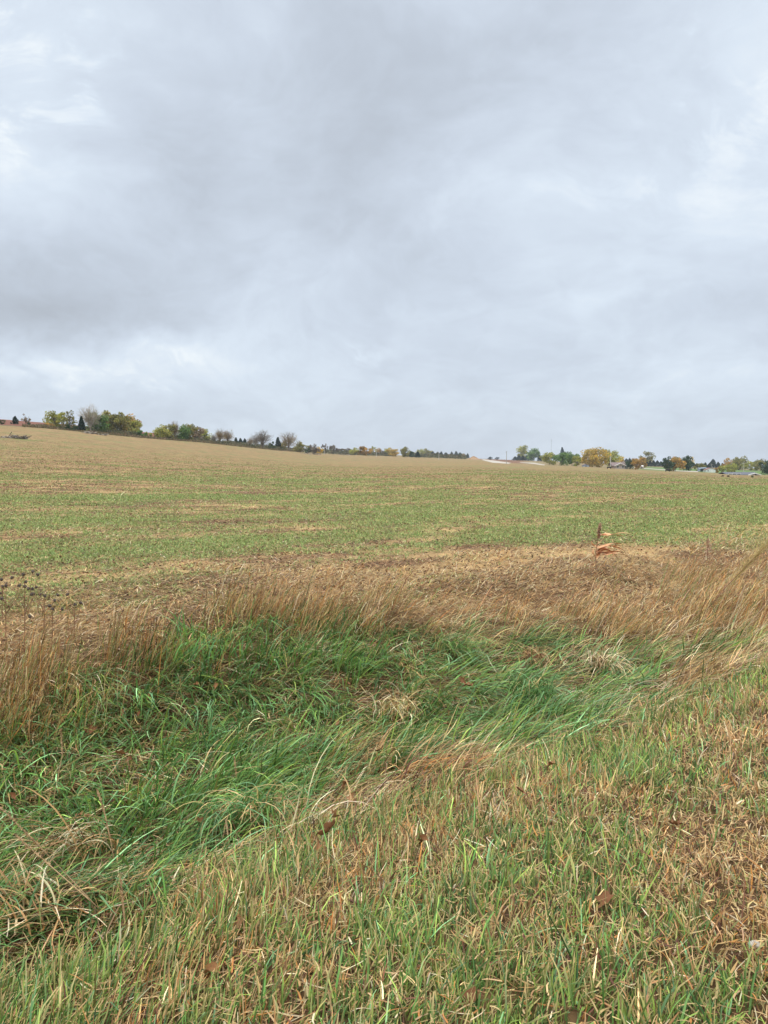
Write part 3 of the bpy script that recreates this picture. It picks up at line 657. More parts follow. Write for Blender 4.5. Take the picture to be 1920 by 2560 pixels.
    if kind != 'C':
        tint = rs.normal(0, .16, len(cen)); col = col * (1 + tint[ci])[:, None]
    link('crown', leaves_mesh('crown', P3, size, col.clip(.004, .9), rs), M_LEAF, root)
    return root

T = [
 ('H', 4, 1061, 1050, 14, 'dkgreen', 'low dark shrub at the far left edge of the photo'),
 ('C', 38, 1061, 1041, 17, 'conifer', 'small dark cedar alone on the red hillside at far left'),
 ('S', 65, 1063, 1036, 22, 'rust', 'small pinkish thin-leaved tree beside the lone dark cedar at far left'),
 ('H', 71, 1063, 1054, 9, 'dkgreen', 'dark shrub at the foot of the small pinkish tree at far left'),
 ('L', 140, 1071, 1030, 42, 'yellowgreen', 'yellow-green open tree, first tall one from the left'),
 ('H', 122, 1070, 1058, 18, 'orange', 'tan-orange bush left of the first tall tree from the left'),
 ('H', 153, 1072, 1060, 14, 'orange', 'orange bush right of the first tall tree from the left'),
 ('S', 175, 1075, 1028, 34, 'olive', 'thin half-bare tree between the yellow-green tree and the pale leaning one'),
 ('H', 180, 1076, 1062, 26, 'dkgreen', 'dark brush under the thin half-bare tree at left'),
 ('C', 204, 1078, 1042, 18, 'conifer', 'dark narrow cedar left of the pale bare tree'),
 ('B', 226, 1080, 1019, 50, 'pale', 'tall pale-limbed bare tree rising above the left grove'),
 ('L', 245, 1082, 1034, 42, 'green', 'bright green rounded tree in the middle of the left grove'),
 ('L', 272, 1084, 1031, 42, 'olive', 'olive rounded tree right of the bright green one in the left grove'),
 ('L', 300, 1087, 1034, 46, 'olive', 'broad olive-brown tree, third from the right of the left grove'),
 ('L', 322, 1088, 1039, 40, 'orange', 'golden-brown tree near the right end of the left grove'),
 ('L', 338, 1090, 1052, 26, 'yellowgreen', 'yellow-green smaller tree ending the left grove on the right'),
 ('H', 352, 1093, 1077, 28, 'green', 'green bush just right of the left grove'),
 ('H', 371, 1095, 1081, 18, 'yellowgreen', 'light green bush at the end of the left grove beside the red hill gap'),
 ('L', 404, 1098, 1065, 32, 'yellowgreen', 'yellow-green tree starting the second grove after the red gap'),
 ('L', 423, 1099, 1062, 28, 'olive', 'golden-olive tree in the second grove left of the bare one'),
 ('B', 437, 1100, 1058, 19, 'rust', 'narrow leafless reddish tree poking above the second grove'),
 ('L', 458, 1102, 1064, 30, 'green', 'green tree in the middle of the second grove'),
 ('L', 472, 1103, 1062, 34, 'olive', 'tallest rounded olive tree of the second grove'),
 ('L', 492, 1104, 1069, 32, 'rust', 'brownish rounded tree in the second grove'),
 ('L', 513, 1106, 1074, 29, 'yellowgreen', 'spreading yellow tree ending the second grove on the right'),
 ('B', 535, 1109, 1089, 16, 'grey', 'small grey leafless tree left of the pair of red-brown trees'),
 ('B', 550, 1110, 1075, 28, 'rust', 'red-brown twiggy tree, left one of the pair after the second grove'),
 ('B', 569, 1112, 1078, 30, 'rust', 'red-brown twiggy tree, right one of the pair after the second grove'),
 ('B', 625, 1118, 1097, 16, 'rust', 'low twiggy tree right of the short cedar row'),
 ('B', 638, 1119, 1091, 26, 'grey', 'grey twiggy tree pressed against the big round bare tree'),
 ('B', 656, 1122, 1079, 47, 'grey', 'big round-headed bare tree with a thick trunk left of centre'),
 ('H', 680, 1124, 1105, 17, 'dkgreen', 'dark green bush between the two big bare trees'),
 ('C', 695, 1125, 1094, 17, 'conifer', 'dark blunt cedar between the two big bare trees'),
 ('L', 707, 1126, 1104, 18, 'olive', 'small grey-olive tree left of the red-headed bare tree'),
 ('B', 723, 1128, 1084, 46, 'rust', 'big bare tree with a reddish pointed head'),
 ('L', 751, 1131, 1106, 32, 'olive', 'dull olive tree hugging the red-headed bare tree on the right'),
 ('H', 769, 1133, 1120, 12, 'dkgreen', 'small dark bush where the left groves end'),
 ('L', 784, 1134, 1112, 26, 'grey', 'grey-green tree behind the pile of pale logs'),
 ('L', 797, 1134, 1118, 18, 'yellow', 'small yellow tree behind the pale log pile'),
 ('S', 812, 1135, 1110, 16, 'grey', 'slim tall grey tree right of the small yellow one'),
 ('L', 831, 1135, 1114, 21, 'grey', 'round grey tree left of centre beyond the field'),
 ('L', 851, 1136, 1122, 26, 'grey', 'low grey treelet in the gap right of the round grey tree'),
 ('L', 872, 1137, 1121, 17, 'grey', 'small grey tree left of the orange grove at centre'),
 ('L', 887, 1138, 1120, 22, 'yellowgreen', 'pale green tree at the left end of the orange grove'),
 ('L', 911, 1139, 1117, 34, 'orange', 'broad orange-olive tree of the grove left of centre'),
 ('S', 933, 1139, 1116, 15, 'yellowgreen', 'slim lime-coloured tree behind the pale pole'),
 ('L', 946, 1139, 1121, 14, 'orange', 'small orange tree right of the left pale pole'),
 ('L', 958, 1139, 1127, 18, 'grey', 'low dark grey tree between two golden ones'),
 ('L', 970, 1140, 1121, 15, 'yellowgreen', 'small olive-yellow tree left of the bright gold tree'),
 ('L', 981, 1141, 1121, 25, 'gold', 'bright gold tree at the photo centre skyline'),
 ('L', 1013, 1143, 1118, 19, 'olive', 'round green-grey tree right of the skyline gap at centre'),
 ('L', 1026, 1143, 1128, 17, 'dkgreen', 'dark low tree right of the round green-grey one'),
 ('C', 1044, 1144, 1129, 15, 'conifer', 'dark cedar in front of two pale green centre trees'),
 ('L', 1050, 1141, 1123, 17, 'yellowgreen', 'pale green tree behind the dark cedar at centre'),
 ('L', 1067, 1141, 1122, 22, 'olive', 'rounded yellow-olive tree right of the pale green one at centre'),
 ('H', 1156, 1145, 1134, 12, 'rust', 'reddish bush near the right end of the centre cedars'),
 ('C', 1169, 1146, 1134, 10, 'conifer', 'small pointed cedar standing alone beside the earth mound'),
 ('L', 1225, 1149, 1142, 10, 'blue', 'far hazy blue tree over the road crest, left one'),
 ('L', 1243, 1149, 1142.5, 9, 'blue', 'far hazy blue tree over the road crest, right one'),
 ('L', 1308, 1150, 1114, 25, 'yellowgreen', 'tall yellow-green tree behind the cedar hedge right of centre'),
 ('L', 1335, 1151, 1121, 29, 'green', 'rounded green tree beside the tall yellow-green one'),
 ('L', 1373, 1162, 1132, 34, 'yellowgreen', 'broad yellow-green tree at the end of the pale lane'),
 ('C', 1405, 1153, 1118, 14, 'blue', 'tall pointed spruce rising behind the green trees'),
 ('L', 1405, 1164, 1131, 34, 'green', 'round bright green tree below the pointed spruce'),
 ('L', 1430, 1165, 1135, 28, 'green', 'green tree between the spruce and the big yellow tree'),
 ('L', 1442, 1166, 1140, 18, 'yellowgreen', 'small light green tree at the right of the green group'),
 ('L', 1474, 1167, 1124, 36, 'gold', 'largest golden tree left of the brick house, left half of its pair'),
 ('L', 1498, 1168, 1121, 42, 'gold', 'largest golden tree left of the brick house, right half of its pair'),
 ('L', 1529, 1168, 1126, 34, 'yellowgreen', 'tall yellow-green tree behind the brick house pole'),
 ('L', 1551, 1160, 1141, 14, 'yellow', 'small yellow tree peeking over the brick house'),
 ('L', 1574, 1173, 1152, 18, 'dkgreen', 'small dark green tree in the brick house yard'),
 ('L', 1590, 1174, 1147, 19, 'orange', 'orange tree right of the small dark yard tree'),
 ('L', 1605, 1170, 1144, 20, 'orange', 'rust-orange tree below the tall mixed tree'),
 ('S', 1598, 1160, 1139, 12, 'olive', 'little round olive tree left of the tall mixed tree'),
 ('L', 1618, 1163, 1130, 28, 'olive', 'tall tree turning orange on top behind the lawn'),
 ('L', 1671, 1178, 1144, 26, 'dkgreen', 'dark green tree joined to the orange one by the lane'),
 ('L', 1688, 1178, 1143, 38, 'orange', 'orange-crowned round tree by the lane right of the lawn'),
 ('L', 1709, 1177, 1141, 34, 'dkgreen', 'large dark green tree right of the orange-crowned one'),
 ('S', 1728, 1168, 1142, 20, 'yellow', 'pale yellow wispy tree behind the large dark green one'),
 ('L', 1749, 1178, 1159, 22, 'olive', 'small olive tree left of the white shed'),
 ('C', 1782, 1169, 1148, 20, 'conifer', 'tallest pointed evergreen behind the white shed'),
 ('L', 1817, 1182, 1160, 36, 'yellowgreen', 'bright yellow-green round tree right of the white shed'),
 ('H', 1793, 1182, 1168, 11, 'orange', 'orange bush against the white shed'),
 ('L', 1829, 1174, 1147, 34, 'orange', 'brown-orange tree behind the bright yellow-green one'),
 ('L', 1848, 1175, 1143, 34, 'olive', 'tall olive tree left of the pole by the long house'),
 ('L', 1876, 1176, 1155, 34, 'yellowgreen', 'pale olive tree behind the long grey roof'),
 ('L', 1900, 1177, 1149, 34, 'olive', 'tall brown-olive tree at the right edge of the photo'),
 ('L', 1920, 1187, 1153, 28, 'dkgreen', 'dark tree cut by the right edge of the photo'),
 ('H', 1806, 1191.5, 1187.5, 6, 'black', 'small black clump in the field at right, left one of the two'),
 ('H', 1821, 1192.5, 1188, 6, 'black', 'small black clump in the field at right, right one of the two'),
 ('H', 1881, 1194, 1189.5, 5, 'dkgreen', 'tiny green bush standing in the field at right'),
]
for a in T: tree(*a)
def row(us, vb, vt, wpx, label, group, jit=2):
    r = random.Random(int(us[0]))
    for u in us: tree('C', u, vb + (u - us[0]) * .02, vt + r.uniform(-jit, jit), wpx * r.uniform(.85, 1.2), 'conifer', label, group)
row([590, 601, 612], 1113, 1096, 14, 'dark cedar in the short row left of the big round bare tree', 'short cedar row left of centre')
row([1082, 1094, 1103, 1115, 1129, 1140, 1150], 1142, 1130, 14, 'dark cedar in the belt along the skyline right of centre', 'cedar belt right of centre')
row([1288, 1297, 1307, 1317, 1326], 1151, 1140, 14, 'dark cedar in the dense hedge below the tall yellow-green tree', 'cedar hedge at the lane')
row([1349, 1358], 1153, 1141, 12, 'dark cedar right of the round green tree by the lane', 'two cedars by the lane')
row([1450, 1458], 1158, 1143, 13, 'dark cedar left of the largest golden tree', 'cedars behind the golden tree')
row([1558, 1566, 1574, 1582, 1590], 1160, 1146, 13, 'dark cedar in the belt above the brick house roof', 'cedar belt behind the brick house')
row([1616, 1625, 1634, 1643, 1652, 1661], 1166, 1152, 14, 'dark cedar in the belt behind the green lawn', 'cedar belt behind the lawn')
row([1722, 1732, 1742, 1753, 1763, 1773, 1795, 1806], 1169, 1157, 14, 'dark evergreen in the belt behind the white shed', 'evergreen belt behind the white shed')

# low scrub along the far fence line, left side
rs = np.random.RandomState(44)
N = 14000; u = rs.uniform(60, 760, N); De = np.interp(u, UE, DE); t = De * rs.uniform(1.0, 1.05, N)
ax = (u - 960) / F; X = ax * t / np.sqrt(1 + ax ** 2); Y = t / np.sqrt(1 + ax ** 2)
hh_ = vnoise(X, Y, .12, 95, 2) * 2.1 - .3; Z = H(X, Y, False) + rs.rand(N) * np.maximum(hh_, .25)
col, _ = pick(rs, N, [c3(112, 104, 78), c3(90, 84, 66), c3(126, 118, 76), c3(142, 112, 90)], [.35, .25, .2, .2], .15)
tag(link('fence_line_scrub', leaves_mesh('scrub', np.stack([X, Y, Z], 1), .26, col, rs), M_LEAF), 'thin grey-brown scrub and weeds along the far left edge of the field', 'scrub', kind='stuff')

N = 26000; u = rs.uniform(150, 1165, N); keep = ~((u > 372) & (u < 388)) & ~((u > 990) & (u < 1006)); u = u[keep]; N = len(u)
De = np.interp(u, UE, DE); t = De * rs.uniform(1.06, 1.22, N); ax = (u - 960) / F; X = ax * t / np.sqrt(1 + ax ** 2); Y = t / np.sqrt(1 + ax ** 2)
hh_ = De * .0058 * (.25 + 1.25 * vnoise(u * .05, t * .03, 1, 96, 3)); Z = H(X, Y, False) + rs.rand(N) ** .8 * hh_
col, _ = pick(rs, N, [c3(92, 96, 66), c3(74, 78, 60), c3(112, 108, 70), c3(126, 106, 84)], [.35, .3, .2, .15], .2)
col = col * (.8 + .4 * vnoise(u * .08, t * 0, 1, 97, 2))[:, None]
me = leaves_mesh('undergrowth', np.stack([X, Y, Z], 1), .00085, col, rs); V_ = np.empty(len(me.vertices) * 3, np.float32); me.vertices.foreach_get('co', V_)
V_ = V_.reshape(-1, 4, 3); cc_ = V_.mean(1, keepdims=True); V_ = cc_ + (V_ - cc_) * De[:, None, None]; me.vertices.foreach_set('co', V_.reshape(-1).astype(np.float32)); me.update()
tag(link('hedgerow_undergrowth', me, M_LEAF), 'dark low brush running between the tree trunks along the far hedgerow', 'undergrowth', kind='stuff')

# ------------------------------------------------------------------ brush piles
def brush(u, vb, wpx, hpx, n_, label, pale=.3, seed=0):
    rs = np.random.RandomState(900 + seed); X, Y, Z = hit(u, vb); W = wpx / F * Y; Hh = hpx / F * Y
    root = thing('brush_pile', (X, Y, Z), label, 'brush pile')
    for nm, mt, fr in (('branches', M_BARK, 1 - pale), ('bleached_logs', M_PALEBARK, pale)):
        segs = []
        for i in range(max(int(n_ * fr), 12)):
            px = rs.uniform(-.5, .5) * W; env = Hh * (1 - (2 * px / W) ** 2 * .7) * (.6 + .4 * math.sin(px * 1.7 + seed))
            c = Vector((px, rs.normal(0, .12) * W * .4, rs.uniform(.05, .75) * max(env, .1))); a = rs.rand() * 6.28
            dv = Vector((math.cos(a), math.sin(a) * .7, rs.normal(0, .28))) * rs.uniform(.4, 1.6); r = rs.uniform(.03, .13)
            segs.append(([c - dv, c + Vector((0, 0, rs.normal(0, .12))), c + dv], [r, r * .8, r * .4]))
        V, Q = tubes(segs); link(nm, raw_mesh(nm, V, Q), mt, root)
brush(34, 1096, 70, 9, 130, 'low sprawling pile of broken branches on the field at far left', .35, 1)
brush(222, 1084, 34, 8, 90, 'grey brush heap under the left grove', .5, 2)
brush(772, 1136, 58, 8, 130, 'heap of pale and dark logs left of centre at the field edge', .45, 3)
brush(860, 1138, 46, 5, 90, 'long dark low brush heap right of the pale log heap', .3, 4)
brush(255, 1088, 26, 5, 60, 'small dark brush heap right of the grey one', .35, 5)

# ------------------------------------------------------------------ poles and mast
def pole(u, vb, vt, mat, label, arm=True, r=.16):
    X, Y, Z = hit(u, vb); h = (vb - vt) / F * Y
    root = thing('utility_pole', (X, Y, Z), label, 'utility pole')
    V, Q = tubes([([(0, 0, -.5), (0, 0, h * .5), (0, 0, h)], [r * 1.15, r, r * .8])], 8); link('shaft', raw_mesh('shaft', V, Q), mat, root)
    if arm:
        V, Q = tubes([([(-1.1, 0, h - .6), (0, 0, h - .6), (1.1, 0, h - .6)], [.07, .07, .07])], 4); link('crossarm', raw_mesh('arm', V, Q), mat, root)
        for dx in (-1, 0, 1):
            V, Q = tubes([([(dx, 0, h - .55), (dx, 0, h - .35)], [.05, .05])], 6); link('insulator', raw_mesh('insulator', V, Q), M_TRIM, root)
pole(590, 1110, 1098, M_POLE_PALE, 'short pale post beside the short cedar row', False, .14)
pole(811, 1136, 1121, M_POLE_PALE, 'thin pale pole by the log heap left of centre', False, .16)
pole(941, 1142, 1125, M_POLE_PALE, 'pale pole in front of the orange grove at centre')
pole(1097, 1150, 1130, M_POLE_PALE, 'pale pole in front of the cedar belt')
pole(1266, 1159, 1128, M_WOOD, 'dark wooden pole by the road crest', True, .22)
pole(1526, 1171, 1141, M_POLE_PALE, 'tall pale pole in front of the trees by the brick house', True, .26)
pole(1589, 1173, 1158, M_POLE_PALE, 'short pale pole in the brick house yard')
pole(1859, 1186, 1156, M_POLE_PALE, 'thin pale pole over the long grey roof')
pole(1778, 1179, 1159, M_WOOD, 'thin dark pole standing against the white shed')
X, Y, Z = hit(1378, 1152); h = 55 / F * Y
root = thing('radio_mast', (X, Y, Z), 'very thin tall lattice mast above the trees left of the pointed spruce', 'mast')
segs = []; k3 = [(.45 * math.cos(a), .45 * math.sin(a)) for a in (0, 2.09, 4.19)]
for a, b in k3: segs.append(([(a, b, 0), (a, b, h)], [.06, .06]))
nst = 26
for i in range(nst):
    for j in range(3):
        a, b = k3[j], k3[(j + 1) % 3]; segs.append(([(a[0], a[1], h * i / nst), (b[0], b[1], h * (i + 1) / nst)], [.03, .03]))
V, Q = tubes(segs, 4); link('lattice', raw_mesh('lattice', V, Q), M_STEEL, root)

# ------------------------------------------------------------------ houses
def box(bm, x0, x1, y0, y1, z0, z1):
    v = [bm.verts.new(p) for p in ((x0, y0, z0), (x1, y0, z0), (x1, y1, z0), (x0, y1, z0), (x0, y0, z1), (x1, y0, z1), (x1, y1, z1), (x0, y1, z1))]
    for f in ((0, 3, 2, 1), (4, 5, 6, 7), (0, 1, 5, 4), (1, 2, 6, 5), (2, 3, 7, 6), (3, 0, 4, 7)): bm.faces.new([v[i] for i in f])
def bobj(name, fn, mat, parent):
    bm = bmesh.new(); fn(bm); me = bpy.data.meshes.new(name); bm.to_mesh(me); bm.free(); return link(name, me, mat, parent)
def gable_block(bm, x0, x1, y0, y1, h, rise, along):
    """walls with gables; ridge along 'x' or 'y'"""
    if along == 'y':
        xm = (x0 + x1) / 2; pr = [(x0, 0), (x1, 0), (x1, h), (xm, h + rise), (x0, h)]
        a = [bm.verts.new((p, y0, q)) for p, q in pr]; b = [bm.verts.new((p, y1, q)) for p, q in pr]
    else:
        ym = (y0 + y1) / 2; pr = [(y0, 0), (y1, 0), (y1, h), (ym, h + rise), (y0, h)]
        a = [bm.verts.new((x1, p, q)) for p, q in pr]; b = [bm.verts.new((x0, p, q)) for p, q in pr]
    bm.faces.new(a); bm.faces.new(b[::-1])
    for i in range(5): bm.faces.new((a[i], b[i], b[(i + 1) % 5], a[(i + 1) % 5]))
def roof_slabs(bm, x0, x1, y0, y1, h, rise, along, t=.22, ov=.6):
    if along == 'y':
        xm = (x0 + x1) / 2; k = rise / ((x1 - x0) / 2); e_ = h - k * ov + .03
        pr = [(x0 - ov, e_), (xm, h + rise + .03), (x1 + ov, e_), (x1 + ov, e_ + t), (xm, h + rise + .03 + t), (x0 - ov, e_ + t)]
        a = [bm.verts.new((p, y0 - ov, q)) for p, q in pr]; b = [bm.verts.new((p, y1 + ov, q)) for p, q in pr]
    else:
        ym = (y0 + y1) / 2; k = rise / ((y1 - y0) / 2); e_ = h - k * ov + .03
        pr = [(y0 - ov, e_), (ym, h + rise + .03), (y1 + ov, e_), (y1 + ov, e_ + t), (ym, h + rise + .03 + t), (y0 - ov, e_ + t)]
        a = [bm.verts.new((x1 + ov, p, q)) for p, q in pr]; b = [bm.verts.new((x0 - ov, p, q)) for p, q in pr]
    for q in ((0, 1, 4, 5), (1, 2, 3, 4)): bm.faces.new([a[i] for i in q]); bm.faces.new([b[i] for i in q[::-1]])
    for i in range(6): bm.faces.new((a[i], b[i], b[(i + 1) % 6], a[(i + 1) % 6]))
def window(root, x, z, wd, ht, yf):
    f = bobj('window', lambda bm: box(bm, x - wd / 2 - .12, x + wd / 2 + .12, yf - .10, yf - .004, z - .12, z + ht + .12), M_TRIM, root)
    bobj('pane', lambda bm: box(bm, x - wd / 2, x + wd / 2, yf - .13, yf - .105, z, z + ht), M_GLASS, f)
# brick ranch house: gabled wing towards the field, long roof behind
X, Y, Z = hit(1550, 1172); k = Y / F
root = thing('brick_house', (X, Y, Z - .2), 'low red brick house with white-edged gable and brown roof', 'house')
hw = 12.5 * k; hgt = 8.3 * k; rs_ = 5.5 * k
bobj('wall', lambda bm: (gable_block(bm, -hw, hw, 0, 8, hgt, rs_, 'y'), box(bm, hw + .02, hw + 12 * k, 5, 13, 0, hgt)), M_BRICK, root)
bobj('gable_roof', lambda bm: roof_slabs(bm, -hw, hw, 0, 8, hgt, rs_, 'y'), M_BROWNROOF, root)
bobj('gable_trim', lambda bm: roof_slabs(bm, -hw, hw, -.72, -1.2, hgt - .06, rs_, 'y', .34, .7), M_TRIM, root)
mr = bobj('main_roof', lambda bm: roof_slabs(bm, -hw * .8, hw + 12 * k, 8.7, 19, hgt + .3, rs_ * 1.25, 'x'), M_BROWNROOF, root)
bobj('chimney', lambda bm: box(bm, hw + 2, hw + 3.2, 12, 13.2, hgt, hgt + rs_ * 2), M_BRICK, mr)
window(root, -hw * .45, 1.0, 1.3, 1.3, 0); window(root, hw * .55, 1.0, 1.3, 1.3, 0); window(root, hw + 6 * k, 1.0, 1.6, 1.2, 5)
bobj('garage_door', lambda bm: box(bm, hw + 8 * k, hw + 11 * k, 4.9, 4.995, 0, 2.2), M_TRIM, root)
# small pale shed in the yard
X, Y, Z = hit(1604, 1171)
root = thing('yard_shed', (X, Y, Z), 'tiny cream shed between the orange trees and the lawn', 'shed')
bobj('wall', lambda bm: gable_block(bm, -1.7, 1.7, 0, 3, 1.9, .6, 'x'), simple('cream_paint', (.55, .48, .36, 1), .08), root)
bobj('roof', lambda bm: roof_slabs(bm, -1.7, 1.7, 0, 3, 1.9, .6, 'x', .12, .2), M_TRIM, root)
bobj('door', lambda bm: box(bm, -.5, .4, -.06, -.004, 0, 1.7), M_GREYROOF, root)
# purple-grey low roof left of the golden tree
X, Y, Z = hit(1465, 1167)
root = thing('low_shed', (X, Y, Z), 'small purple-grey roofed shed at the foot of the golden tree', 'shed')
bobj('wall', lambda bm: gable_block(bm, -2.2, 2.2, 0, 4, .9, .9, 'y'), M_METALWALL, root)
bobj('roof', lambda bm: roof_slabs(bm, -2.2, 2.2, 0, 4, .9, .9, 'y', .1, .25), simple('purple_shingle', (.14, .11, .17, 1), .15), root)
bobj('door', lambda bm: box(bm, -.4, .4, -.06, -.004, 0, 1.3), M_GREYROOF, root)
# white shed
X, Y, Z = hit(1777, 1181); k = Y / F; hw = 11.5 * k
root = thing('white_shed', (X, Y, Z - .1), 'pale white gabled shed with rusty roof among the right-hand trees', 'shed', rz=R(-14))
bobj('wall', lambda bm: gable_block(bm, -hw, hw, 0, 12, 6.5 * k, 4.6 * k, 'y'), M_WHITE, root)
bobj('roof', lambda bm: roof_slabs(bm, -hw, hw, 0, 12, 6.5 * k, 4.6 * k, 'y', .15, .25), M_REDROOF, root)
bobj('door', lambda bm: box(bm, .2, 1.3, -.06, -.004, 0, 1.9), M_TRIM, root)
window(root, -1.8, .9, .8, .7, 0)
# blue-grey open lean-to left of it
X, Y, Z = hit(1759, 1179); k = Y / F
root = thing('metal_shed', (X, Y, Z), 'blue-grey metal lean-to left of the white shed', 'shed')
bobj('wall', lambda bm: (box(bm, -2.6, -2.4, 0, 5, 0, 2.2), box(bm, 2.2, 2.4, 0, 5, 0, 2.5), box(bm, -2.4, 2.2, 4.8, 5, 0, 2.3)), M_METALWALL, root)
def slope(bm):
    v = [bm.verts.new(p) for p in ((-3, -.4, 2.2), (2.7, -.4, 2.6), (2.7, 5.4, 3.0), (-3, 5.4, 2.6), (-3, -.4, 2.35), (2.7, -.4, 2.75), (2.7, 5.4, 3.15), (-3, 5.4, 2.75))]
    for f in ((0, 3, 2, 1), (4, 5, 6, 7), (0, 1, 5, 4), (1, 2, 6, 5), (2, 3, 7, 6), (3, 0, 4, 7)): bm.faces.new([v[i] for i in f])
bobj('roof', slope, M_METALWALL, root)
# long ranch house at right
X, Y, Z = hit(1868, 1188); k = Y / F
root = thing('long_house', (X, Y, Z - .8), 'long low brick house with grey shingle roof at the right edge', 'house')
bobj('wall', lambda bm: (box(bm, -38 * k, 38 * k, 4, 13, 0, 5.2 * k), gable_block(bm, 4 * k, 30 * k, 0, 3.98, 5.0 * k, 3.0 * k, 'y')), M_BRICK, root)
bobj('roof', lambda bm: roof_slabs(bm, -38 * k, 38 * k, 4, 13, 5.3 * k, 5.5 * k, 'x', .2, .6), M_GREYROOF, root)
bobj('gable_roof', lambda bm: roof_slabs(bm, 4 * k, 30 * k, 0, 6, 5.0 * k, 3.4 * k, 'y', .2, .4), M_GREYROOF, root)
bobj('gable_trim', lambda bm: roof_slabs(bm, 4 * k, 30 * k, -.50, -.95, 4.9 * k, 3.4 * k, 'y', .3, .5), M_TRIM, root)
for wx_ in (-32, -22, -10): window(root, wx_ * k, .6, 1.4, .8, 4)
window(root, 12 * k, .5, 1.2, .8, 0); window(root, 22 * k, .5, 1.2, .8, 0)

# ------------------------------------------------------------------ roads and mound far off
def ribbon(name, top, bot, mat):
    V = []; Fq = []
    for (a, b) in zip(top, bot):
        for f in np.linspace(0, 1, 5):
            u = a[0] + (b[0] - a[0]) * f; v = a[1] + (b[1] - a[1]) * f; X, Y, Z = hit(u, v); V.append((X, Y, Z + .06))
    for i in range(len(top) - 1):
        for j in range(4): Fq.append((i * 5 + j, i * 5 + j + 1, (i + 1) * 5 + j + 1, (i + 1) * 5 + j))
    tag(link(name, raw_mesh(name, V, Fq), mat), kind='structure')
def dens(p, m_=8):
    o_ = []
    for a, b in zip(p[:-1], p[1:]):
        for f in np.linspace(0, 1, m_, endpoint=False): o_.append((a[0] + (b[0] - a[0]) * f, a[1] + (b[1] - a[1]) * f))
    return o_ + [p[-1]]
ribbon('gravel_road', dens([(1208, 1148.2), (1232, 1151), (1278, 1157.2)]), dens([(1204, 1150), (1232, 1157), (1272, 1159.5)]), M_GRAVEL)
ribbon('farm_lane', dens([(1300, 1155.5), (1335, 1157), (1364, 1162)]), dens([(1300, 1156.5), (1335, 1160), (1360, 1163.6)]), M_GRAVEL)
ribbon('driveway', dens([(1560, 1168), (1600, 1169.5), (1650, 1173), (1700, 1176.5), (1745, 1178)]), dens([(1560, 1169.5), (1600, 1171), (1650, 1174.8), (1700, 1178.5), (1745, 1180.5)]), M_GRAVEL)
X, Y, Z = hit(1186, 1149); k = Y / F
th_, rd_ = np.meshgrid(np.linspace(0, 2 * np.pi, 40, endpoint=False), np.linspace(0, 1, 12)); rr_ = rd_ * (1 + .12 * np.sin(3 * th_))
V = np.stack([X + np.cos(th_) * rr_ * 26 * k, Y + 10 + np.sin(th_) * rr_ * 12 * k, Z - .6 + 9 * k * np.exp(-(rd_ * 1.9) ** 2) * (1 + .15 * np.sin(th_ * 2))], -1).reshape(-1, 3)
Fq = [(i * 40 + j, i * 40 + (j + 1) % 40, (i + 1) * 40 + (j + 1) % 40, (i + 1) * 40 + j) for i in range(11) for j in range(40)]
tag(link('earth_mound', raw_mesh('earth_mound', V, Fq, None, True), simple('mound_earth', (.34, .22, .13, 1), .25, .5)), 'small tan earth mound beside the lone pointed cedar', 'mound', kind='structure')

# ------------------------------------------------------------------ cattle
def cow_data():
    me = bpy.data.meshes.new('cow_body')
    P_ = [(0, 0, 1.05), (.45, 0, 1.02), (.85, 0, 1.05), (-.5, 0, 1.04), (-.9, 0, 1.08), (1.15, 0, 1.15), (1.4, 0, 1.05), (1.7, 0, .88),
          (.8, .2, .7), (.8, .22, .35), (.8, .22, .04), (.8, -.2, .7), (.86, -.22, .35), (.84, -.22, .04),
          (-.85, .22, .72), (-.98, .24, .42), (-.9, .24, .04), (-.85, -.22, .72), (-1.02, -.24, .42), (-.98, -.24, .04), (-1.1, 0, 1.1), (-1.17, 0, .6)]
    E = [(0, 1), (1, 2), (0, 3), (3, 4), (2, 5), (5, 6), (6, 7), (2, 8), (8, 9), (9, 10), (2, 11), (11, 12), (12, 13), (4, 14), (14, 15), (15, 16), (4, 17), (17, 18), (18, 19), (4, 20), (20, 21)]
    rad = [.40, .40, .36, .39, .34, .22, .19, .11, .15, .08, .07, .15, .08, .07, .19, .09, .07, .19, .09, .07, .06, .04]
    me.from_pydata(P_, E, []); me.materials.append(M_DARKHIDE); return me, rad
cme, crad = cow_data()
for i, (u, v, rz, lab) in enumerate(((1523, 1173, .1, 'black cow at the foot of the tall pale pole by the brick house'), (1605, 1173, 2.9, 'black cow on the lane by the tiny cream shed'), (1669, 1179.5, 0, 'black cow below the orange-crowned tree by the lane'))):
    X, Y, Z = hit(u, v); o = bpy.data.objects.new('black_cow', cme); C.objects.link(o); o.location = (X, Y, Z); o.rotation_euler = (0, 0, rz)
    if i == 0:
        sk = o.modifiers.new('skin', 'SKIN')
        for j, sv in enumerate(cme.skin_vertices[0].data): sv.radius = (crad[j], crad[j])
        cme.skin_vertices[0].data[0].use_root = True
    else: o.modifiers.new('skin', 'SKIN')
    ss_ = o.modifiers.new('sub', 'SUBSURF'); ss_.levels = 1; ss_.render_levels = 1
    tag(o, lab, 'cow', 'black cattle grazing beyond the field')

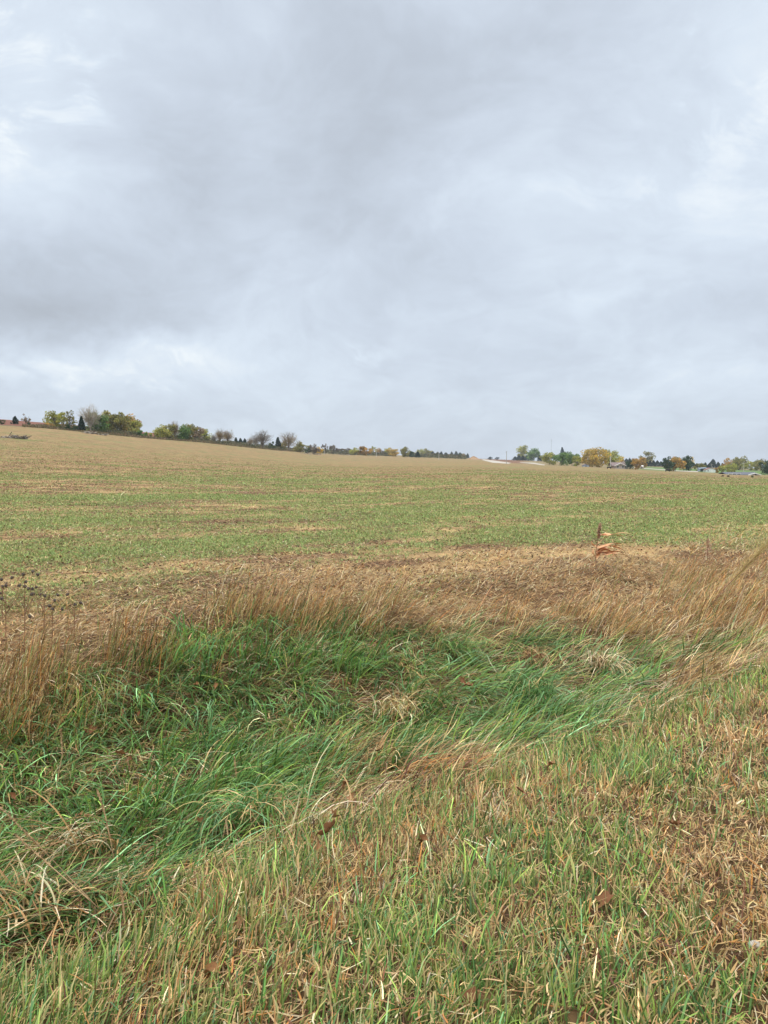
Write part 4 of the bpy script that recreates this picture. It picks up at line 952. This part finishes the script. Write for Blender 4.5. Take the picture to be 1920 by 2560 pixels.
# ------------------------------------------------------------------ distinct plants at the field edge
def ribbon_leaf(p0, az_, up, L, wd, droop, seed, K=10):
    r = random.Random(seed); V = []; Fq = []; p = Vector(p0); el_ = up
    for i in range(K + 1):
        f = i / K; hw = wd * .5 * min(1, f * 6 + .4) * (1 - f ** 2.5 * .92); sdv = Vector((-math.sin(az_ + f * 1.2), math.cos(az_ + f * 1.2), .55 * math.sin(f * 5 + seed))).normalized()
        V += [p - sdv * hw, p + Vector((0, 0, -.25 * hw)), p + sdv * hw]
        p = p + Vector((math.cos(az_) * math.cos(el_), math.sin(az_) * math.cos(el_), math.sin(el_))) * L / K; el_ -= droop / K * (1 + r.uniform(-.3, .3))
    for i in range(K):
        for j in range(2): Fq.append((3 * i + j, 3 * i + j + 1, 3 * i + j + 4, 3 * i + j + 3))
    return raw_mesh('leaf', [tuple(v) for v in V], Fq, None, True)
def seed_spike(p0, p1, r, n_, seed, L=.03):
    rs = np.random.RandomState(seed); f = rs.rand(n_)[:, None]; P3 = np.array(p0)[None] * (1 - f) + np.array(p1)[None] * f
    prof = r * (np.sin(np.pi * np.clip(f * .9 + .08, 0, 1)) ** .6); off = rs.normal(size=(n_, 3)); off /= np.linalg.norm(off, axis=1, keepdims=True)
    P3 = P3 + off * prof * rs.rand(n_, 1) ** .4; a = off + rs.normal(0, .3, (n_, 3)) + np.array([0, 0, .6]); a /= np.linalg.norm(a, axis=1, keepdims=True); b = np.cross(a, rs.normal(size=(n_, 3))); b /= np.linalg.norm(b, axis=1, keepdims=True)
    V = np.stack([P3 - a * L * .5, P3 - b * L * .25, P3 + a * L * .5, P3 + b * L * .25], 1).reshape(-1, 3)
    return raw_mesh('seed', V, np.arange(4 * n_).reshape(-1, 4))
# sorghum stalk
X, Y, Z = hit(1490, 1425); k = Y / F
root = thing('sorghum_stalk', (X, Y, Z), 'dry sorghum stalk with dark seed head and orange leaves streaming right', 'plant')
V, Q = tubes([([(0, 0, 0), (-.01, 0, 45 * k), (.03, 0, 85 * k), (.05, 0, 112 * k)], [.009, .008, .006, .003])], 6); link('stem', raw_mesh('stem', V, Q), M_STALK, root)
link('seed_head', seed_spike((.035, 0, 80 * k), (.06, 0, 118 * k), .026, 240, 3, .045), M_SEED, root)
for i, (zf, up, L, dr) in enumerate(((40, .9, .50, 1.5), (44, .5, .46, .8), (46, .1, .50, .3), (62, .75, .62, 1.3), (82, .55, .30, 1.3), (38, .0, .38, -.5), (88, .1, .42, .3), (30, 1.0, .34, 1.7), (60, 2.6, .12, 1.5), (50, .3, .3, 1.2), (42, .5, .44, 1.9), (47, .7, .36, 2.4), (40, .2, .52, .7), (34, 2.4, .16, 2.0), (56, .3, .46, 1.0))):
    link('leaf', ribbon_leaf((0.0, 0, zf * k), .15 * math.sin(i * 2.1), up * 1.15, L * 1.1, .062, dr, i), M_SORGLEAF, root)
# short companion stalk
X, Y, Z = hit(1768, 1405); k = Y / F
root = thing('weed_stalk', (X, Y, Z), 'short brown bushy weed stalk right of the sorghum stalk', 'plant')
V, Q = tubes([([(0, 0, 0), (0, 0, 30 * k), (.01, 0, 58 * k)], [.008, .007, .004])], 5); link('stem', raw_mesh('stem', V, Q), M_STALK, root)
link('seed_head', seed_spike((0, 0, 12 * k), (.01, 0, 60 * k), .055, 110, 4, .05), M_SEED, root)
# bent straw-coloured stalk left of it
X, Y, Z = hit(1727, 1395); k = Y / F
root = thing('bent_stalk', (X, Y, Z), 'bent blond stalk with curled leaves between the sorghum and the brown weed', 'plant')
V, Q = tubes([([(-.03, 0, 0), (.03, 0, 22 * k), (.05, 0, 40 * k), (.0, 0, 24 * k)], [.008, .007, .006, .004])], 5); link('stem', raw_mesh('stem', V, Q), M_PLUME, root)
for i in range(4): link('leaf', ribbon_leaf((0, 0, 10 * k + i * .04), i * 1.9, .9, .26, .03, 1.8, 20 + i), simple('blond_leaf', (.50, .34, .15, 1), .2, 12) if i == 0 else bpy.data.materials['blond_leaf'], root)
# big leaning plume at the right edge
X, Y, Z = hit(1738, 1560); k = Y / F
root = thing('plume_grass', (X, Y, Z), 'tall golden grass plume leaning out of the photo at the right edge', 'plant')
L0 = Vector((205 * k, .1, 222 * k))
pts = [Vector((0, 0, 0)), L0 * .35 + Vector((-.02, 0, .03)), L0 * .7 + Vector((0, 0, .02)), L0 * 1.1]
V, Q = tubes([(pts, [.009, .007, .006, .003])], 6); link('stem', raw_mesh('stem', V, Q), M_STALK, root)
rs = np.random.RandomState(8); N = 420; f = rs.uniform(.45, 1.08, N); P3 = np.outer(f, np.array(L0)) + rs.normal(0, .006, (N, 3))
ph = rs.normal(.0, .9, N); lx = blades_mesh('plume', P3[:, 0], P3[:, 1], rs.uniform(.14, .42, N), rs.uniform(.0028, .005, N), ph, rs.normal(.62, .3, N), rs.normal(1.2, .45, N), np.repeat(np.array([[.50, .38, .15]]), N, 0) * rs.uniform(.6, 1.3, (N, 1)), 4, z=P3[:, 2], tipw=.3)
link('plume', lx, M_BLADE, root)
for i in range(4): link('leaf', ribbon_leaf(tuple(L0 * (.08 + .09 * i)), .5 * i - .6, 1.0, .36, .014, 1.4, 40 + i), M_STALK, root)

# coneflower-like weeds at the left edge
wr = random.Random(3)
for i, (u, v, L, nh) in enumerate(((15, 1620, .75, 7), (62, 1640, .82, 8), (110, 1600, .55, 5), (130, 1650, .6, 5), (185, 1600, .45, 4), (5, 1560, .5, 4))):
    X, Y, Z = hit(u, v); hgt = L
    root = thing('coneflower_weed', (X, Y, Z), 'dead branching weed with round black seed heads at the left field edge', 'plant', 'dead weeds with black seed heads')
    segs = [([(0, 0, 0), (.01, 0, hgt * .5), (.02, 0, hgt * .8)], [.005, .004, .003])]; tips = [(.02, 0, hgt * .8)]
    for j in range(nh - 1):
        a = j * 2.2 + i; b = (.01, 0, hgt * wr.uniform(.35, .7)); t_ = (math.cos(a) * wr.uniform(.08, .2), math.sin(a) * .12, hgt * wr.uniform(.65, 1.05)); segs.append(([b, ((b[0] + t_[0]) / 2 + .01, t_[1] / 2, (b[2] + t_[2]) / 2 - .01), t_], [.003, .0025, .002])); tips.append(t_)
    V, Q = tubes(segs, 4); link('stem', raw_mesh('stem', V, Q), M_STALK, root)
    for t_ in tips:
        bm = bmesh.new(); bmesh.ops.create_icosphere(bm, subdivisions=2, radius=.017)
        for vv in bm.verts: vv.co *= wr.uniform(.6, 1.2)
        me = bpy.data.meshes.new('cone'); bm.to_mesh(me); bm.free(); o = link('seed_head', me, M_CONE, root); o.location = t_

# single seed stalks standing in the near grass
def seed_stalk(u, v, pts_px, label, r=.0035, head=.6):
    X, Y, Z = hit(u, v); k = math.hypot(Y, EYE - Z) / F
    root = thing('seed_stalk', (X, Y, Z), label, 'grass stalk')
    P_ = [Vector((0, 0, 0))] + [Vector((a * k, .02 * i, b * k)) for i, (a, b) in enumerate(pts_px)]
    V, Q = tubes([(P_, [r] * (len(P_) - 1) + [r * .5])], 5); link('stem', raw_mesh('stem', V, Q), M_BLOND, root)
    a, b = P_[-1].lerp(P_[-2], head * 1.6), P_[-1]; link('seed_head', seed_spike(tuple(a), tuple(b), .0045, 70, int(u), .018), M_BLOND, root)
M_BLOND = simple('pale_straw', (.46, .31, .17, 1), .2, 40)
seed_stalk(290, 2180, [(-10, 70), (-25, 130), (-45, 185)], 'arched tan seed stalk standing over the ditch grass at lower left', .004)
seed_stalk(315, 2330, [(-5, 60), (-12, 110)], 'single blond seed stalk in the foreground left', .005)
seed_stalk(260, 2290, [(-60, 70), (-150, 160), (-240, 245)], 'long thin stalk leaning left over the dark hollow, upper one', .003)
seed_stalk(275, 2300, [(-50, 50), (-130, 115), (-215, 185)], 'long thin stalk leaning left over the dark hollow, lower one', .003)
seed_stalk(1618, 1880, [(-4, 35), (-8, 75)], 'reddish-brown seed stalk alone on the mown slope at right', .003)
seed_stalk(1690, 1830, [(-15, 40), (-28, 90)], 'pale curved seed stalk right of the reddish one', .003)
seed_stalk(130, 2060, [(8, 70), (25, 160), (20, 220)], 'tall branching tan seed stalk at the left edge of the ditch', .003)
seed_stalk(590, 2010, [(2, 60), (-4, 110)], 'thin upright brown stalk in the middle of the ditch grass', .003)

# small stone
X, Y, Z = hit(1886, 2386)
bm = bmesh.new(); bmesh.ops.create_icosphere(bm, subdivisions=3, radius=.016)
for vv in bm.verts: vv.co.x *= 1.3; vv.co.z *= .7; vv.co *= 1 + .08 * math.sin(vv.co.x * 200)
me = bpy.data.meshes.new('stone'); bm.to_mesh(me); bm.free()
for p_ in me.polygons: p_.use_smooth = True
o = link('stone', me, M_STONE); o.location = (X, Y, Z + .035); tag(o, 'small pale pebble among the dry grass at lower right', 'stone')

# ------------------------------------------------------------------ moist air
bm = bmesh.new(); box(bm, -3700, 3700, -3700, 3700, -90, 190); me = bpy.data.meshes.new('haze'); bm.to_mesh(me); bm.free()
def hz(t):
    v = t.node('ShaderNodeVolumePrincipled'); v.inputs['Color'].default_value = (.80, .86, .95, 1); v.inputs['Density'].default_value = .00012; return v.outputs[0]
mh = bpy.data.materials.new('haze'); mh.use_nodes = True; mh.node_tree.nodes.clear(); t = NT(mh.node_tree)
t.l.new(hz(t), t.node('ShaderNodeOutputMaterial').inputs['Volume'])
tag(link('haze', me, mh), kind='stuff')
